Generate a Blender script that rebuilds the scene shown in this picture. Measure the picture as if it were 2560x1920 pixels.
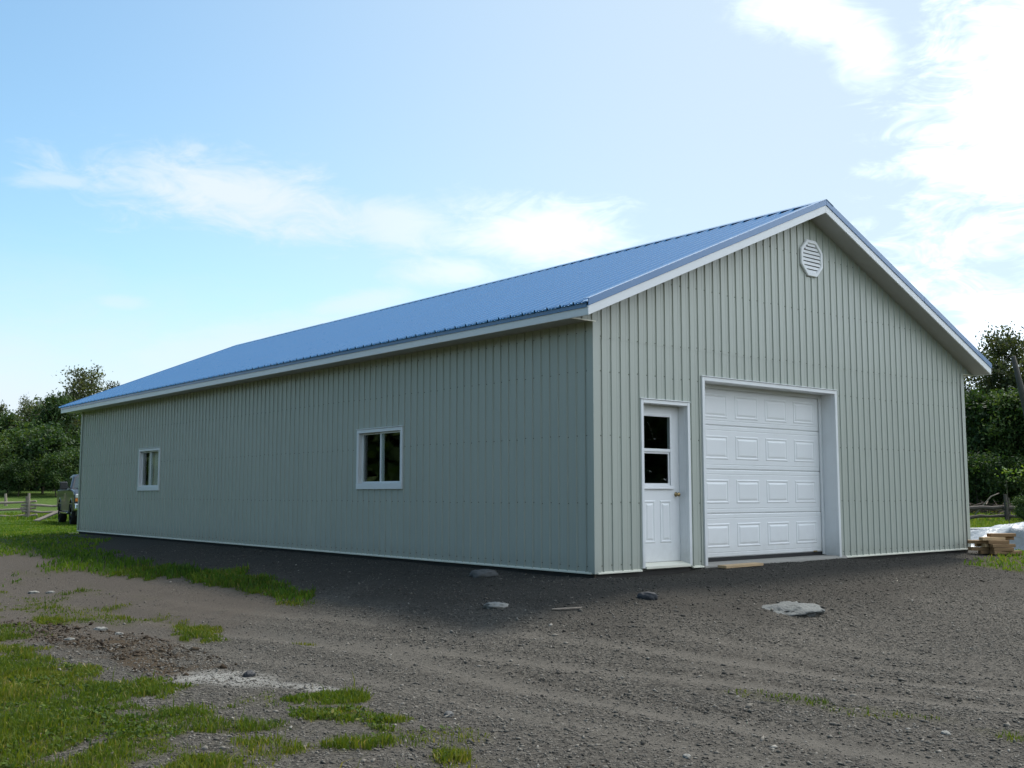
import bpy, math, random
import numpy as np
from mathutils import Vector, Matrix

R = math.radians
scene = bpy.context.scene
for o in list(bpy.data.objects):
    bpy.data.objects.remove(o)
COL = scene.collection

# ------------------------------------------------------------------ camera
CAM = np.array([-9.0175, -9.3016, 0.9624])
YAW, PITCH, FPX = 0.6926, 0.1038, 2638.85          # focal length in px of a 2560 px wide frame
cd = bpy.data.cameras.new('camera')
cam = bpy.data.objects.new('camera', cd)
COL.objects.link(cam)
cam.location = CAM
cam.rotation_euler = (math.pi / 2 + PITCH, 0, -YAW)
cd.sensor_width = 36.0
cd.lens = 36.0 * FPX / 2560.0
cd.clip_start = 0.05
cd.clip_end = 3000
scene.camera = cam
scene.render.resolution_x, scene.render.resolution_y = 1024, 768

# ------------------------------------------------------------------ sun, sky, exposure
SUN_EL, SUN_AZ = 58.0, 17.0                          # azimuth from +x towards +y
sd = bpy.data.lights.new('sun', 'SUN')
sd.energy = 4.6
sd.angle = R(7.0)
sd.color = (1.0, 0.95, 0.87)
sun = bpy.data.objects.new('sun', sd)
COL.objects.link(sun)
sv = Vector((math.cos(R(SUN_EL)) * math.cos(R(SUN_AZ)), math.cos(R(SUN_EL)) * math.sin(R(SUN_AZ)), math.sin(R(SUN_EL))))
sun.rotation_euler = sv.to_track_quat('Z', 'Y').to_euler()
sun.location = (30, 10, 40)

cy = scene.cycles
cy.max_bounces = 6; cy.diffuse_bounces = 3; cy.glossy_bounces = 3; cy.transmission_bounces = 4; cy.transparent_max_bounces = 6
cy.caustics_reflective = False; cy.caustics_refractive = False
scene.view_settings.view_transform = 'Standard'
scene.view_settings.look = 'None'
scene.view_settings.gamma = 1.0
scene.view_settings.use_curve_mapping = False
scene.view_settings.exposure = 0.0

world = bpy.data.worlds.new('World')
scene.world = world
world.use_nodes = True
world.cycles.sampling_method = 'MANUAL'; world.cycles.sample_map_resolution = 512
wt = world.node_tree
wt.nodes.clear()

class NT:
    """small helper round a node tree"""
    def __init__(s, t): s.t = t
    def n(s, kind, **kw):
        nd = s.t.nodes.new(kind)
        for k, v in kw.items(): setattr(nd, k, v)
        return nd
    def link(s, a, b): s.t.links.new(a, b)
    def put(s, sock, v):
        if hasattr(v, 'is_output'): s.link(v, sock)
        else: sock.default_value = v
    def math(s, op, a, b=0.0, c=0.0, clamp=False):
        nd = s.n('ShaderNodeMath', operation=op, use_clamp=clamp)
        s.put(nd.inputs[0], a); s.put(nd.inputs[1], b); s.put(nd.inputs[2], c)
        return nd.outputs[0]
    def dot(s, a, v):
        nd = s.n('ShaderNodeVectorMath', operation='DOT_PRODUCT')
        s.put(nd.inputs[0], a); nd.inputs[1].default_value = v
        return nd.outputs['Value']
    def smooth(s, x, lo, hi, a=0.0, b=1.0):
        nd = s.n('ShaderNodeMapRange', interpolation_type='SMOOTHSTEP')
        s.put(nd.inputs['Value'], x)
        nd.inputs['From Min'].default_value = lo; nd.inputs['From Max'].default_value = hi
        nd.inputs['To Min'].default_value = a; nd.inputs['To Max'].default_value = b
        return nd.outputs[0]
    def mix(s, f, a, b, mode='MIX'):
        nd = s.n('ShaderNodeMix', data_type='RGBA', blend_type=mode)
        s.put(nd.inputs[0], f); s.put(nd.inputs[6], a); s.put(nd.inputs[7], b)
        return nd.outputs[2]
    def noise(s, vec, scale, detail=4, rough=0.5, dist=0.0):
        nd = s.n('ShaderNodeTexNoise')
        if vec is not None: s.link(vec, nd.inputs['Vector'])
        nd.inputs['Scale'].default_value = scale
        nd.inputs['Detail'].default_value = detail
        nd.inputs['Roughness'].default_value = rough
        nd.inputs['Distortion'].default_value = dist
        return nd.outputs['Fac']
    def scale(s, vec, v):
        nd = s.n('ShaderNodeVectorMath', operation='MULTIPLY')
        s.link(vec, nd.inputs[0]); nd.inputs[1].default_value = v
        return nd.outputs[0]

W_ = NT(wt)
tc = W_.n('ShaderNodeTexCoord')
dvec = tc.outputs['Generated']
sky = W_.n('ShaderNodeTexSky', sky_type='NISHITA', sun_disc=False)
sky.sun_elevation = R(SUN_EL)
sky.sun_rotation = R(90 - SUN_AZ)
sky.altitude = 100
sky.air_density = 1.0
sky.dust_density = 0.6
sky.ozone_density = 1.5
bg_sky = W_.n('ShaderNodeBackground')
bg_sky.inputs['Strength'].default_value = 0.15
W_.link(W_.mix(1.0, sky.outputs[0], (1.10, 1.30, 1.22, 1), 'MULTIPLY'), bg_sky.inputs['Color'])

FWD = Vector((math.cos(PITCH) * math.sin(YAW), math.cos(PITCH) * math.cos(YAW), math.sin(PITCH)))
RGT = Vector((math.cos(YAW), -math.sin(YAW), 0))
UPV = RGT.cross(FWD)
def heading(px, py):
    """direction of a place in the sky, given as it appears from the yard"""
    return (FWD + RGT * ((px - 1280) / FPX) + UPV * ((960 - py) / FPX)).normalized()
d_r = W_.dot(dvec, RGT)
d_z = W_.dot(dvec, (0, 0, 1))
flat = W_.scale(dvec, (1, 1, 2.6))
n_big = W_.noise(flat, 4.2, 5, 0.66, 0.5)
n_fine = W_.noise(flat, 17.0, 4, 0.68, 0.8)
nn = W_.math('ADD', W_.math('MULTIPLY', W_.math('SUBTRACT', n_big, 0.5), 1.5), W_.math('MULTIPLY', W_.math('SUBTRACT', n_fine, 0.5), 1.1))
cover = None
def blob(px, py, w, h, tilt, gain, lo=-0.05, hi=0.75):
    global cover
    c = heading(px, py)
    e1 = Vector((c.y, -c.x, 0)).normalized()
    e2 = e1.cross(c)
    a1 = e1 * math.cos(tilt) + e2 * math.sin(tilt)
    a2 = -e1 * math.sin(tilt) + e2 * math.cos(tilt)
    a = W_.math('DIVIDE', W_.dot(dvec, a1), w)
    b = W_.math('DIVIDE', W_.dot(dvec, a2), h)
    front = W_.math('GREATER_THAN', W_.dot(dvec, c), 0.0)
    q = W_.math('SQRT', W_.math('ADD', W_.math('MULTIPLY', a, a), W_.math('MULTIPLY', b, b)))
    m = W_.math('ADD', W_.math('SUBTRACT', 1.0, q), nn)
    m = W_.math('MULTIPLY', W_.math('MULTIPLY', W_.smooth(m, lo, hi), front), gain)
    cover = m if cover is None else W_.math('MAXIMUM', cover, m)
blob(600, 490, 0.185, 0.046, -0.13, 0.92, -.05, .75)
blob(1000, 560, 0.13, 0.035, -0.10, 0.75, .0, .9)
blob(1330, 585, 0.125, 0.048, -0.12, 1.0, -.05, .8)
blob(1120, 680, 0.085, 0.022, 0.05, 0.8, .0, .9)
blob(900, 755, 0.07, 0.016, 0.2, 0.55)
blob(640, 850, 0.16, 0.026, 0.2, 0.5)
blob(2010, 40, 0.080, 0.034, -0.30, 0.75, .0, 1.1)
blob(2150, 110, 0.050, 0.034, -0.9, 0.65, .0, 1.1)
blob(300, 755, 0.03, 0.008, 0.0, 0.35)
blob(495, 370, 0.014, 0.006, 0.0, 0.45)
blob(140, 450, 0.05, 0.010, 0.05, 0.5)
right_bank = W_.smooth(W_.math('ADD', W_.math('MULTIPLY', W_.math('SUBTRACT', d_r, 0.345), 4.5), W_.math('MULTIPLY', nn, 1.1)), 0.0, 0.85)
scatter = W_.math('MULTIPLY', W_.smooth(W_.math('ADD', nn, W_.math('MULTIPLY', d_r, 0.5)), 0.42, 1.0), W_.smooth(W_.dot(dvec, FWD), 0.55, 0.2))
hz = W_.math('MULTIPLY', W_.smooth(W_.math('ADD', d_z, W_.math('MULTIPLY', nn, 0.035)), 0.165, 0.06), 0.80)
cover = W_.math('MAXIMUM', W_.math('MAXIMUM', cover, hz), W_.math('MAXIMUM', right_bank, scatter))
low_haze = W_.math('MULTIPLY', W_.smooth(W_.math('ADD', d_z, W_.math('MULTIPLY', nn, 0.05)), 0.26, 0.02), 0.85)
veil = W_.math('MULTIPLY', W_.smooth(d_r, -0.48, 0.32), 0.74)
veil = W_.math('MAXIMUM', veil, low_haze)
bg_veil = W_.n('ShaderNodeBackground')
bg_veil.inputs['Color'].default_value = (0.83, 0.94, 1.02, 1)
bg_veil.inputs['Strength'].default_value = 0.92
bg_cloud = W_.n('ShaderNodeBackground')
bg_cloud.inputs['Color'].default_value = (0.87, 0.97, 1.10, 1)
W_.link(W_.smooth(d_r, -0.2, 0.6, 0.98, 2.15), bg_cloud.inputs['Strength'])
m1 = W_.n('ShaderNodeMixShader'); m2 = W_.n('ShaderNodeMixShader')
W_.link(veil, m1.inputs[0]); W_.link(bg_sky.outputs[0], m1.inputs[1]); W_.link(bg_veil.outputs[0], m1.inputs[2])
W_.link(cover, m2.inputs[0]); W_.link(m1.outputs[0], m2.inputs[1]); W_.link(bg_cloud.outputs[0], m2.inputs[2])
wo = W_.n('ShaderNodeOutputWorld')
W_.link(m2.outputs[0], wo.inputs['Surface'])

# ------------------------------------------------------------------ helpers: objects and meshes
def link(o, parent=None):
    COL.objects.link(o)
    if parent is not None: o.parent = parent
    return o
def tag(o, label=None, cat=None, group=None, kind=None):
    if label: o['label'] = label
    if cat: o['category'] = cat
    if group: o['group'] = group
    if kind: o['kind'] = kind
    return o
def thing(name, loc, label, cat, group=None, rz=0.0):
    o = bpy.data.objects.new(name, None)
    o.empty_display_size = 0.2
    o.location = loc; o.rotation_euler = (0, 0, rz)
    return tag(link(o), label, cat, group)

class MB:
    def __init__(s): s.v = []; s.f = []
    def add(s, vs, fs):
        k = len(s.v); s.v += [tuple(map(float, v)) for v in vs]
        s.f += [tuple(i + k for i in f) for f in fs]
        return s
    def box(s, x0, x1, y0, y1, z0, z1):
        return s.add([(x0, y0, z0), (x1, y0, z0), (x1, y1, z0), (x0, y1, z0), (x0, y0, z1), (x1, y0, z1), (x1, y1, z1), (x0, y1, z1)],
                     [(0, 3, 2, 1), (4, 5, 6, 7), (0, 1, 5, 4), (1, 2, 6, 5), (2, 3, 7, 6), (3, 0, 4, 7)])
    def prism(s, poly, axis, a, b):
        """poly: list of 2D points, extruded along axis from a to b"""
        def P(p, t):
            return {'x': (t, p[0], p[1]), 'y': (p[0], t, p[1]), 'z': (p[0], p[1], t)}[axis]
        n = len(poly)
        vs = [P(p, a) for p in poly] + [P(p, b) for p in poly]
        fs = [tuple(range(n))[::-1], tuple(range(n, 2 * n))] + [(i, (i + 1) % n, n + (i + 1) % n, n + i) for i in range(n)]
        return s.add(vs, fs)
    def loft(s, rings, cap=True, closed=True):
        n = len(rings[0]); vs = [p for r in rings for p in r]; fs = []
        for j in range(len(rings) - 1):
            for i in range(n if closed else n - 1):
                a = j * n + i; b = j * n + (i + 1) % n
                fs.append((a, b, b + n, a + n))
        if cap:
            fs.append(tuple(range(n))[::-1]); k = (len(rings) - 1) * n
            fs.append(tuple(range(k, k + n)))
        return s.add(vs, fs)
    def tube(s, pts, rad, n=8, cap=True):
        pts = [Vector(p) for p in pts]; rings = []
        for i, p in enumerate(pts):
            t = (pts[min(i + 1, len(pts) - 1)] - pts[max(i - 1, 0)]).normalized()
            u = t.orthogonal().normalized() if i == 0 else (u - t * u.dot(t)).normalized()
            w = t.cross(u); r = rad[i] if hasattr(rad, '__len__') else rad
            rings.append([tuple(p + (u * math.cos(2 * math.pi * k / n) + w * math.sin(2 * math.pi * k / n)) * r) for k in range(n)])
        return s.loft(rings, cap)
    def build(s, name, mat, parent=None, smooth=False, bevel=0.0, seg=2):
        me = bpy.data.meshes.new(name)
        me.from_pydata(s.v, [], s.f); me.update()
        if mat is not None: me.materials.append(mat)
        if smooth: me.polygons.foreach_set('use_smooth', [True] * len(me.polygons))
        o = link(bpy.data.objects.new(name, me), parent)
        if bevel:
            b = o.modifiers.new('bevel', 'BEVEL'); b.width = bevel; b.segments = seg; b.limit_method = 'ANGLE'; b.angle_limit = R(35)
        return o

def np_mesh(name, verts, faces, mat, tint=None, parent=None, smooth=False):
    """fast mesh out of numpy arrays; faces (n, k)"""
    me = bpy.data.meshes.new(name)
    nf, k = faces.shape
    me.vertices.add(len(verts)); me.vertices.foreach_set('co', verts.astype(np.float32).ravel())
    me.loops.add(nf * k); me.loops.foreach_set('vertex_index', faces.astype(np.int32).ravel())
    me.polygons.add(nf)
    me.polygons.foreach_set('loop_start', np.arange(0, nf * k, k, dtype=np.int32))
    me.polygons.foreach_set('loop_total', np.full(nf, k, dtype=np.int32))
    if smooth: me.polygons.foreach_set('use_smooth', np.ones(nf, dtype=bool))
    me.update(calc_edges=True)
    if tint is not None:
        at = me.attributes.new('tint', 'FLOAT', 'POINT')
        at.data.foreach_set('value', tint.astype(np.float32))
    me.materials.append(mat)
    return link(bpy.data.objects.new(name, me), parent)

# value noise in the plane
def vnoise(x, y, seed=0):
    x = np.asarray(x, float); y = np.asarray(y, float)
    xi = np.floor(x).astype(np.int64); yi = np.floor(y).astype(np.int64)
    fx = x - xi; fy = y - yi
    fx = fx * fx * (3 - 2 * fx); fy = fy * fy * (3 - 2 * fy)
    def h(a, b):
        n = (a * 374761393 + b * 668265263 + seed * 1442695041) & 0xffffffff
        n = ((n ^ (n >> 13)) * 1274126177) & 0xffffffff
        return ((n ^ (n >> 16)) & 0xffff) / 65535.0
    return (h(xi, yi) * (1 - fx) + h(xi + 1, yi) * fx) * (1 - fy) + (h(xi, yi + 1) * (1 - fx) + h(xi + 1, yi + 1) * fx) * fy
def fbm(x, y, seed=0, oct=4):
    s = 0; a = 0.5; t = 0
    for i in range(oct):
        s = s + a * vnoise(x * 2 ** i + 17.3 * i, y * 2 ** i - 9.1 * i, seed + i); t += a; a *= 0.5
    return s / t
def sm(a, b, x):
    t = np.clip((np.asarray(x, float) - a) / (b - a), 0, 1)
    return t * t * (3 - 2 * t)

# ------------------------------------------------------------------ materials
def mat_new(name):
    m = bpy.data.materials.new(name); m.use_nodes = True
    m.node_tree.nodes.clear()
    t = NT(m.node_tree)
    out = t.n('ShaderNodeOutputMaterial')
    b = t.n('ShaderNodeBsdfPrincipled')
    t.link(b.outputs[0], out.inputs['Surface'])
    return m, t, b, out
def rgb(c): return (c[0], c[1], c[2], 1.0)
def simple(name, col, rough=0.5, metal=0.0, var=0.12, scale=6.0, bump=0.0, bscale=60.0, spec=0.5, coat=0.0, stretch=(1, 1, 1), splash=0.0):
    m, t, b, out = mat_new(name)
    geo = t.n('ShaderNodeTexCoord'); vec = t.scale(geo.outputs['Object'], stretch)
    f = t.noise(vec, scale, 6, 0.6)
    c = t.mix(f, rgb([v * (1 - var) for v in col]), rgb([min(1, v * (1 + var)) for v in col]))
    if splash:                                        # mud thrown up by rain and dusty hand marks
        g = t.n('ShaderNodeNewGeometry'); sz = t.n('ShaderNodeSeparateXYZ'); t.link(g.outputs['Position'], sz.inputs[0])
        nz = t.noise(g.outputs['Position'], 7, 5, .65)
        lo = t.smooth(t.math('ADD', sz.outputs['Z'], t.math('MULTIPLY', nz, .5)), .72, .2)
        pat = t.math('MULTIPLY', t.smooth(t.noise(g.outputs['Position'], 2.2, 5, .7), .5, .75), .25)
        c = t.mix(t.math('MULTIPLY', t.math('MAXIMUM', lo, pat), splash), c, rgb((0.30, 0.27, 0.22)))
    t.link(c, b.inputs['Base Color'])
    b.inputs['Roughness'].default_value = rough; b.inputs['Metallic'].default_value = metal
    b.inputs['Specular IOR Level'].default_value = spec
    b.inputs['Coat Weight'].default_value = coat
    if bump:
        bn = t.n('ShaderNodeBump'); bn.inputs['Strength'].default_value = 1.0; bn.inputs['Distance'].default_value = bump
        t.link(t.noise(vec, bscale, 5, 0.6), bn.inputs['Height']); t.link(bn.outputs[0], b.inputs['Normal'])
    return m

def metal_sheet(name, col, rough, var, wave, coat=0.0):
    """painted sheet steel: faint patchiness, rain streaks and slight waviness of the pans"""
    m, t, b, out = mat_new(name)
    geo = t.n('ShaderNodeNewGeometry'); pos = geo.outputs['Position']
    info = t.n('ShaderNodeObjectInfo')
    big = t.noise(pos, 0.7, 4, 0.55)
    streak = t.noise(t.scale(pos, (9, 9, 0.5)), 1.0, 5, 0.6)
    f = t.math('ADD', t.math('MULTIPLY', big, 0.5), t.math('MULTIPLY', streak, 0.35))
    f = t.math('ADD', f, t.math('MULTIPLY', info.outputs['Random'], 0.15))
    c = t.mix(f, rgb([v * (1 - var) for v in col]), rgb([v * (1 + var) for v in col]))
    sep = t.n('ShaderNodeSeparateXYZ'); t.link(pos, sep.inputs[0])
    splash = t.math('MULTIPLY', t.smooth(t.math('ADD', sep.outputs['Z'], t.math('MULTIPLY', t.noise(pos, 5, 4, 0.6), 0.25)), 0.42, 0.05), 0.30)
    c = t.mix(splash, c, rgb((0.24, 0.215, 0.175)))
    t.link(c, b.inputs['Base Color'])
    b.inputs['Coat Weight'].default_value = coat; b.inputs['Coat Roughness'].default_value = .18
    t.link(t.smooth(streak, 0.2, 0.8, rough * 0.85, rough * 1.2), b.inputs['Roughness'])
    bn = t.n('ShaderNodeBump'); bn.inputs['Strength'].default_value = 1.0; bn.inputs['Distance'].default_value = wave
    t.link(t.noise(t.scale(pos, (3.2, 3.2, 0.9)), 1.0, 3, 0.5), bn.inputs['Height']); t.link(bn.outputs[0], b.inputs['Normal'])
    return m

M = {}
M['siding'] = metal_sheet('siding_paint', (0.415, 0.44, 0.385), 0.42, 0.075, 0.006, .22)
M['roof'] = metal_sheet('roof_paint', (0.003, 0.180, 0.395), 0.30, 0.07, 0.003, .48)
M['bluetrim'] = metal_sheet('blue_trim_paint', (0.045, 0.155, 0.33), 0.34, 0.05, 0.003, .5)
M['white'] = simple('white_paint', (0.77, 0.78, 0.78), 0.38, splash=.30, var=0.025, scale=2.0, bump=0.0006, bscale=9)
M['door'] = simple('door_white', (0.79, 0.80, 0.80), 0.34, splash=.26, var=0.02, scale=3.0, bump=0.0005, bscale=120)
M['soffit'] = simple('soffit_shaded_white', (0.43, 0.43, 0.42), 0.5, var=0.05, scale=3.0)  # white soffit greyed: shade under the overhang is put into its colour
M['cream'] = simple('cream_trim', (0.74, 0.72, 0.60), 0.4, var=0.05)
M['screw'] = simple('screw_metal', (0.17, 0.17, 0.14), 0.5, metal=0.3, var=0.2)
M['roofscrew'] = simple('roof_screw_paint', (0.05, 0.09, 0.15), 0.5, var=0.2)
M['rubber'] = simple('rubber', (0.012, 0.012, 0.013), 0.75, var=0.2)
M['brass'] = simple('brass', (0.46, 0.34, 0.17), 0.28, metal=1.0, var=0.1)
M['concrete'] = simple('concrete', (0.27, 0.255, 0.225), 0.85, var=0.2, scale=9, bump=0.004, bscale=50)
M['darkwood'] = simple('dark_skirt', (0.035, 0.032, 0.028), 0.9, var=0.3)
M['inside'] = simple('interior_board', (0.075, 0.055, 0.04), 0.85, var=0.3, scale=2)
M['curtain'] = simple('curtain_cloth', (0.88, 0.76, 0.62), 0.9, var=0.06)
M['newwood'] = simple('new_lumber', (0.46, 0.32, 0.175), 0.75, var=0.3, scale=3.0, bump=0.002, bscale=40, stretch=(1, 9, 9))
M['lumber'] = simple('stacked_lumber', (0.25, 0.150, 0.070), 0.8, var=0.4, scale=4.0, bump=0.002, bscale=40, stretch=(1, 9, 9))
M['greywood'] = simple('weathered_rail', (0.255, 0.215, 0.175), 0.9, var=0.4, scale=5.0, bump=0.012, bscale=22, stretch=(1, 1, 1))
M['darkrail'] = simple('old_dark_rail', (0.085, 0.07, 0.058), 0.92, var=0.4, scale=5.0, bump=0.012, bscale=22)
M['bark'] = simple('bark', (0.085, 0.068, 0.05), 0.95, var=0.4, scale=8, bump=0.02, bscale=18)
M['snag'] = simple('dead_bark', (0.07, 0.064, 0.056), 0.95, var=0.4, scale=6, bump=0.03, bscale=10)
M['rock'] = simple('pale_rock', (0.115, 0.122, 0.118), 0.9, var=0.75, scale=7, bump=0.03, bscale=24)
M['rockwhite'] = simple('white_rock', (0.22, 0.215, 0.195), 0.9, var=0.5, scale=12, bump=0.01, bscale=30)
M['rockgrey'] = simple('grey_rock', (0.10, 0.10, 0.097), 0.9, var=0.4, scale=12, bump=0.01, bscale=30)
M['rockdark'] = simple('dark_rock', (0.03, 0.032, 0.036), 0.75, var=0.3, scale=12, bump=0.008, bscale=30)
M['tarp'] = simple('silver_tarp', (0.30, 0.325, 0.35), 0.35, var=0.15, scale=3, bump=0.03, bscale=9)
M['bluetarp'] = simple('blue_tarp', (0.025, 0.05, 0.16), 0.5, var=0.2)
M['tyre'] = simple('tyre_rubber', (0.014, 0.014, 0.014), 0.85, var=0.2)
M['chrome'] = simple('chrome', (0.75, 0.75, 0.76), 0.12, metal=1.0, var=0.02)
M['paint'] = simple('pewter_paint', (0.018, 0.017, 0.017), 0.30, metal=0.0, var=0.05, coat=.28)
M['blackplastic'] = simple('black_plastic', (0.02, 0.02, 0.022), 0.45, var=0.1)
M['amber'] = simple('amber_lens', (0.65, 0.20, 0.03), 0.25, var=0.05)
M['lens'] = simple('headlight_lens', (0.60, 0.60, 0.58), 0.15, var=0.05, coat=1.0)
M['carglass'] = simple('car_glass', (0.02, 0.035, 0.035), 0.06, var=0.1, spec=0.8)

def glass_mat():
    m = bpy.data.materials.new('window_glass'); m.use_nodes = True
    m.node_tree.nodes.clear(); t = NT(m.node_tree)
    out = t.n('ShaderNodeOutputMaterial'); tr = t.n('ShaderNodeBsdfTransparent'); gl = t.n('ShaderNodeBsdfGlossy')
    tr.inputs[0].default_value = (0.88, 0.92, 0.91, 1); gl.inputs['Roughness'].default_value = 0.02
    gl.inputs['Color'].default_value = (0.9, 0.9, 0.9, 1)
    bn = t.n('ShaderNodeBump'); bn.inputs['Distance'].default_value = 0.0004
    g = t.n('ShaderNodeNewGeometry'); t.link(t.noise(g.outputs['Position'], 2.5, 2, 0.5), bn.inputs['Height'])
    t.link(bn.outputs[0], gl.inputs['Normal'])
    mx = t.n('ShaderNodeMixShader')
    dp = t.n('ShaderNodeVectorMath', operation='DOT_PRODUCT')
    t.link(g.outputs['Incoming'], dp.inputs[0]); t.link(g.outputs['True Normal'], dp.inputs[1])
    gz = t.math('POWER', t.math('SUBTRACT', 1.0, t.math('ABSOLUTE', dp.outputs['Value'])), 5.0)
    t.link(t.math('ADD', .05, t.math('MULTIPLY', gz, .95), clamp=True), mx.inputs[0])      # Schlick, the same from both sides
    t.link(tr.outputs[0], mx.inputs[1]); t.link(gl.outputs[0], mx.inputs[2]); t.link(mx.outputs[0], out.inputs[0])
    return m
M['glass'] = glass_mat()

def tinted(name, stops, rough=0.8, trans=0.0, spec=0.3):
    """colour ramp over a per-piece tint; leaves and blades let some light through"""
    m, t, b, out = mat_new(name)
    at = t.n('ShaderNodeAttribute', attribute_name='tint')
    info = t.n('ShaderNodeObjectInfo')
    f = t.math('ADD', at.outputs['Fac'], t.math('MULTIPLY', t.math('SUBTRACT', info.outputs['Random'], 0.5), 0.22), clamp=True)
    cr = t.n('ShaderNodeValToRGB')
    el = cr.color_ramp.elements
    el[0].position, el[0].color = stops[0][0], rgb(stops[0][1])
    el[1].position, el[1].color = stops[-1][0], rgb(stops[-1][1])
    for p, c in stops[1:-1]:
        e = el.new(p); e.color = rgb(c)
    t.link(f, cr.inputs[0]); t.link(cr.outputs[0], b.inputs['Base Color'])
    b.inputs['Roughness'].default_value = rough; b.inputs['Specular IOR Level'].default_value = spec
    if trans:
        tl = t.n('ShaderNodeBsdfTranslucent')
        t.link(t.mix(1.0, cr.outputs[0], (1.5, 1.45, 0.6, 1), 'MULTIPLY'), tl.inputs[0])
        mx = t.n('ShaderNodeMixShader'); mx.inputs[0].default_value = trans
        t.link(b.outputs[0], mx.inputs[1]); t.link(tl.outputs[0], mx.inputs[2]); t.link(mx.outputs[0], out.inputs['Surface'])
    return m
M['leaf'] = tinted('leaf_green', [(0, (0.014, 0.034, 0.010)), (0.5, (0.040, 0.082, 0.020)), (1, (0.105, 0.145, 0.040))], 0.65, 0.30)
M['leaf_olive'] = tinted('leaf_olive', [(0, (0.025, 0.036, 0.014)), (0.5, (0.065, 0.085, 0.032)), (1, (0.14, 0.15, 0.06))], 0.65, 0.30)
M['leaf_bright'] = tinted('leaf_bright', [(0, (0.05, 0.10, 0.02)), (0.5, (0.12, 0.20, 0.035)), (1, (0.26, 0.33, 0.07))], 0.6, 0.35)
M['grass'] = tinted('grass_blade', [(0, (0.024, 0.052, 0.006)), (0.4, (0.062, 0.108, 0.009)), (0.7, (0.120, 0.145, 0.014)), (0.9, (0.19, 0.175, 0.04)), (1, (0.28, 0.235, 0.10))], 0.75, 0.35)
M['lawn'] = tinted('lawn_blade', [(0, (0.030, 0.070, 0.008)), (0.4, (0.075, 0.150, 0.012)), (0.75, (0.135, 0.195, 0.022)), (1, (0.24, 0.22, 0.07))], 0.75, 0.35)
M['gravel'] = tinted('gravel_stone', [(0, (0.044, 0.041, 0.035)), (0.45, (0.100, 0.092, 0.078)), (0.8, (0.18, 0.166, 0.142)), (0.96, (0.29, 0.272, 0.24)), (1, (0.45, 0.43, 0.38))], 0.9, 0.0, 0.25)
M['soil'] = tinted('soil_clod', [(0, (0.018, 0.013, 0.009)), (0.6, (0.050, 0.037, 0.025)), (1, (0.105, 0.083, 0.058))], 0.95, 0.0, 0.1)
M['brush'] = tinted('brush_sticks', [(0, (0.03, 0.022, 0.018)), (0.6, (0.10, 0.075, 0.06)), (1, (0.30, 0.24, 0.19))], 0.95, 0.0, 0.1)

# ------------------------------------------------------------------ ground: shape and what grows where
BW, BL = 9.144, 19.29                                # footprint of the building
_ty = np.linspace(-9, 16, 101)
def _curve(ys, xs):
    c = np.interp(_ty, ys, xs)
    for _ in range(12): c[1:-1] = (c[:-2] + 2 * c[1:-1] + c[2:]) / 4      # ease the bends
    return c
TR_A = _curve([-9, -5, -3.63, -2.54, -1.2, .5, 3, 8, 16], [.9, -.61, -1.17, -1.76, -2.31, -2.75, -3.05, -3.4, -3.9])
TR_B = _curve([-9, -5.5, -4.75, -3.84, -2.48, 0, 3, 10, 16], [-3.0, -3.12, -3.2, -3.35, -3.36, -3.5, -3.9, -4.5, -5])
def base_z(x, y):
    dx = np.maximum(np.maximum(-x, x - BW), 0); dy = np.maximum(np.maximum(-y, y - BL), 0)
    d = np.hypot(dx, dy)
    k = (1 - .75 * sm(8, 22, y)) * (1 - .65 * sm(6, 12, x))
    D = np.hypot(x + 9, y + 9.3)
    garage = .045 * sm(1.1, .15, d) * sm(1.5, 2.2, x) * sm(5.9, 5.2, x) * (y < .5)
    return -.055 + garage - .53 * sm(.1, 4.5, d) * k + 1.35 * sm(46, 82, D) + 0.012 * np.maximum(D - 82, 0)
def rut(x, y, shape=False):
    """wheel tracks over the yard: packed bands, and (shape) the grooves pressed into it"""
    a = x - np.interp(y, _ty, TR_A); b = x - np.interp(y, _ty, TR_B)
    wv = .07 * (fbm(x * 1.3, y * 1.3, 55, 3) - .5)
    n = fbm(x * 1.1 + 5, y * .5, 56, 3)
    r = 0
    for u, c, w, g in ((a, 0, .16, 1.0), (a, -.8, .15, 1.0), (a, .72, .16, .55), (a, -.38, .10, .4), (b, 0, .17, 1.0), (b, -.75, .18, .7), (a, 1.5, .22, .45)):
        r = r + g * np.exp(-((u - c + wv) / w) ** 2)
    r = r * sm(.25, .6, n + .12) * sm(11, 6, np.abs(y + 1))
    if shape:
        for u, c, w, g, y0, y1 in ((b, .30, .028, 1.5, -5.0, -2.2), (b, .44, .022, .8, -4.6, -3.0), (a, -.62, .03, 1.0, -5.4, -2.8), (a, .2, .03, .8, -5.6, -1.6), (b, -.28, .025, .7, -5.5, -3.5), (a, -1.0, .03, .7, 1.2, 4.0)):
            r = r + g * np.exp(-((u - c + wv) / w) ** 2) * sm(y0 - .2, y0 + .3, y) * sm(y1 + .2, y1 - .3, y)
    return r
def blobs(x, y, lst):
    m = np.zeros_like(np.asarray(x, float))
    for cx, cy, rx, ry, rot, g in lst:
        c, s = math.cos(rot), math.sin(rot)
        a = ((x - cx) * c + (y - cy) * s) / rx; b = (-(x - cx) * s + (y - cy) * c) / ry
        m = np.maximum(m, g * (1.25 - np.hypot(a, b)))
    return m
DIRT = [(-5.15, 2.4, .55, 2.3, 0.1, 1), (-5.25, 0.5, .3, .8, 0.0, 1), (-5.0, -5.05, .35, .35, 0, .8)]
ASH = [(-5.02, -0.72, .42, .55, .3, 1), (-4.72, -1.55, .16, .62, .35, .9), (-5.9, -1.15, .06, .10, .5, .8), (-6.02, -1.45, .05, .12, .5, .7)]
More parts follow.
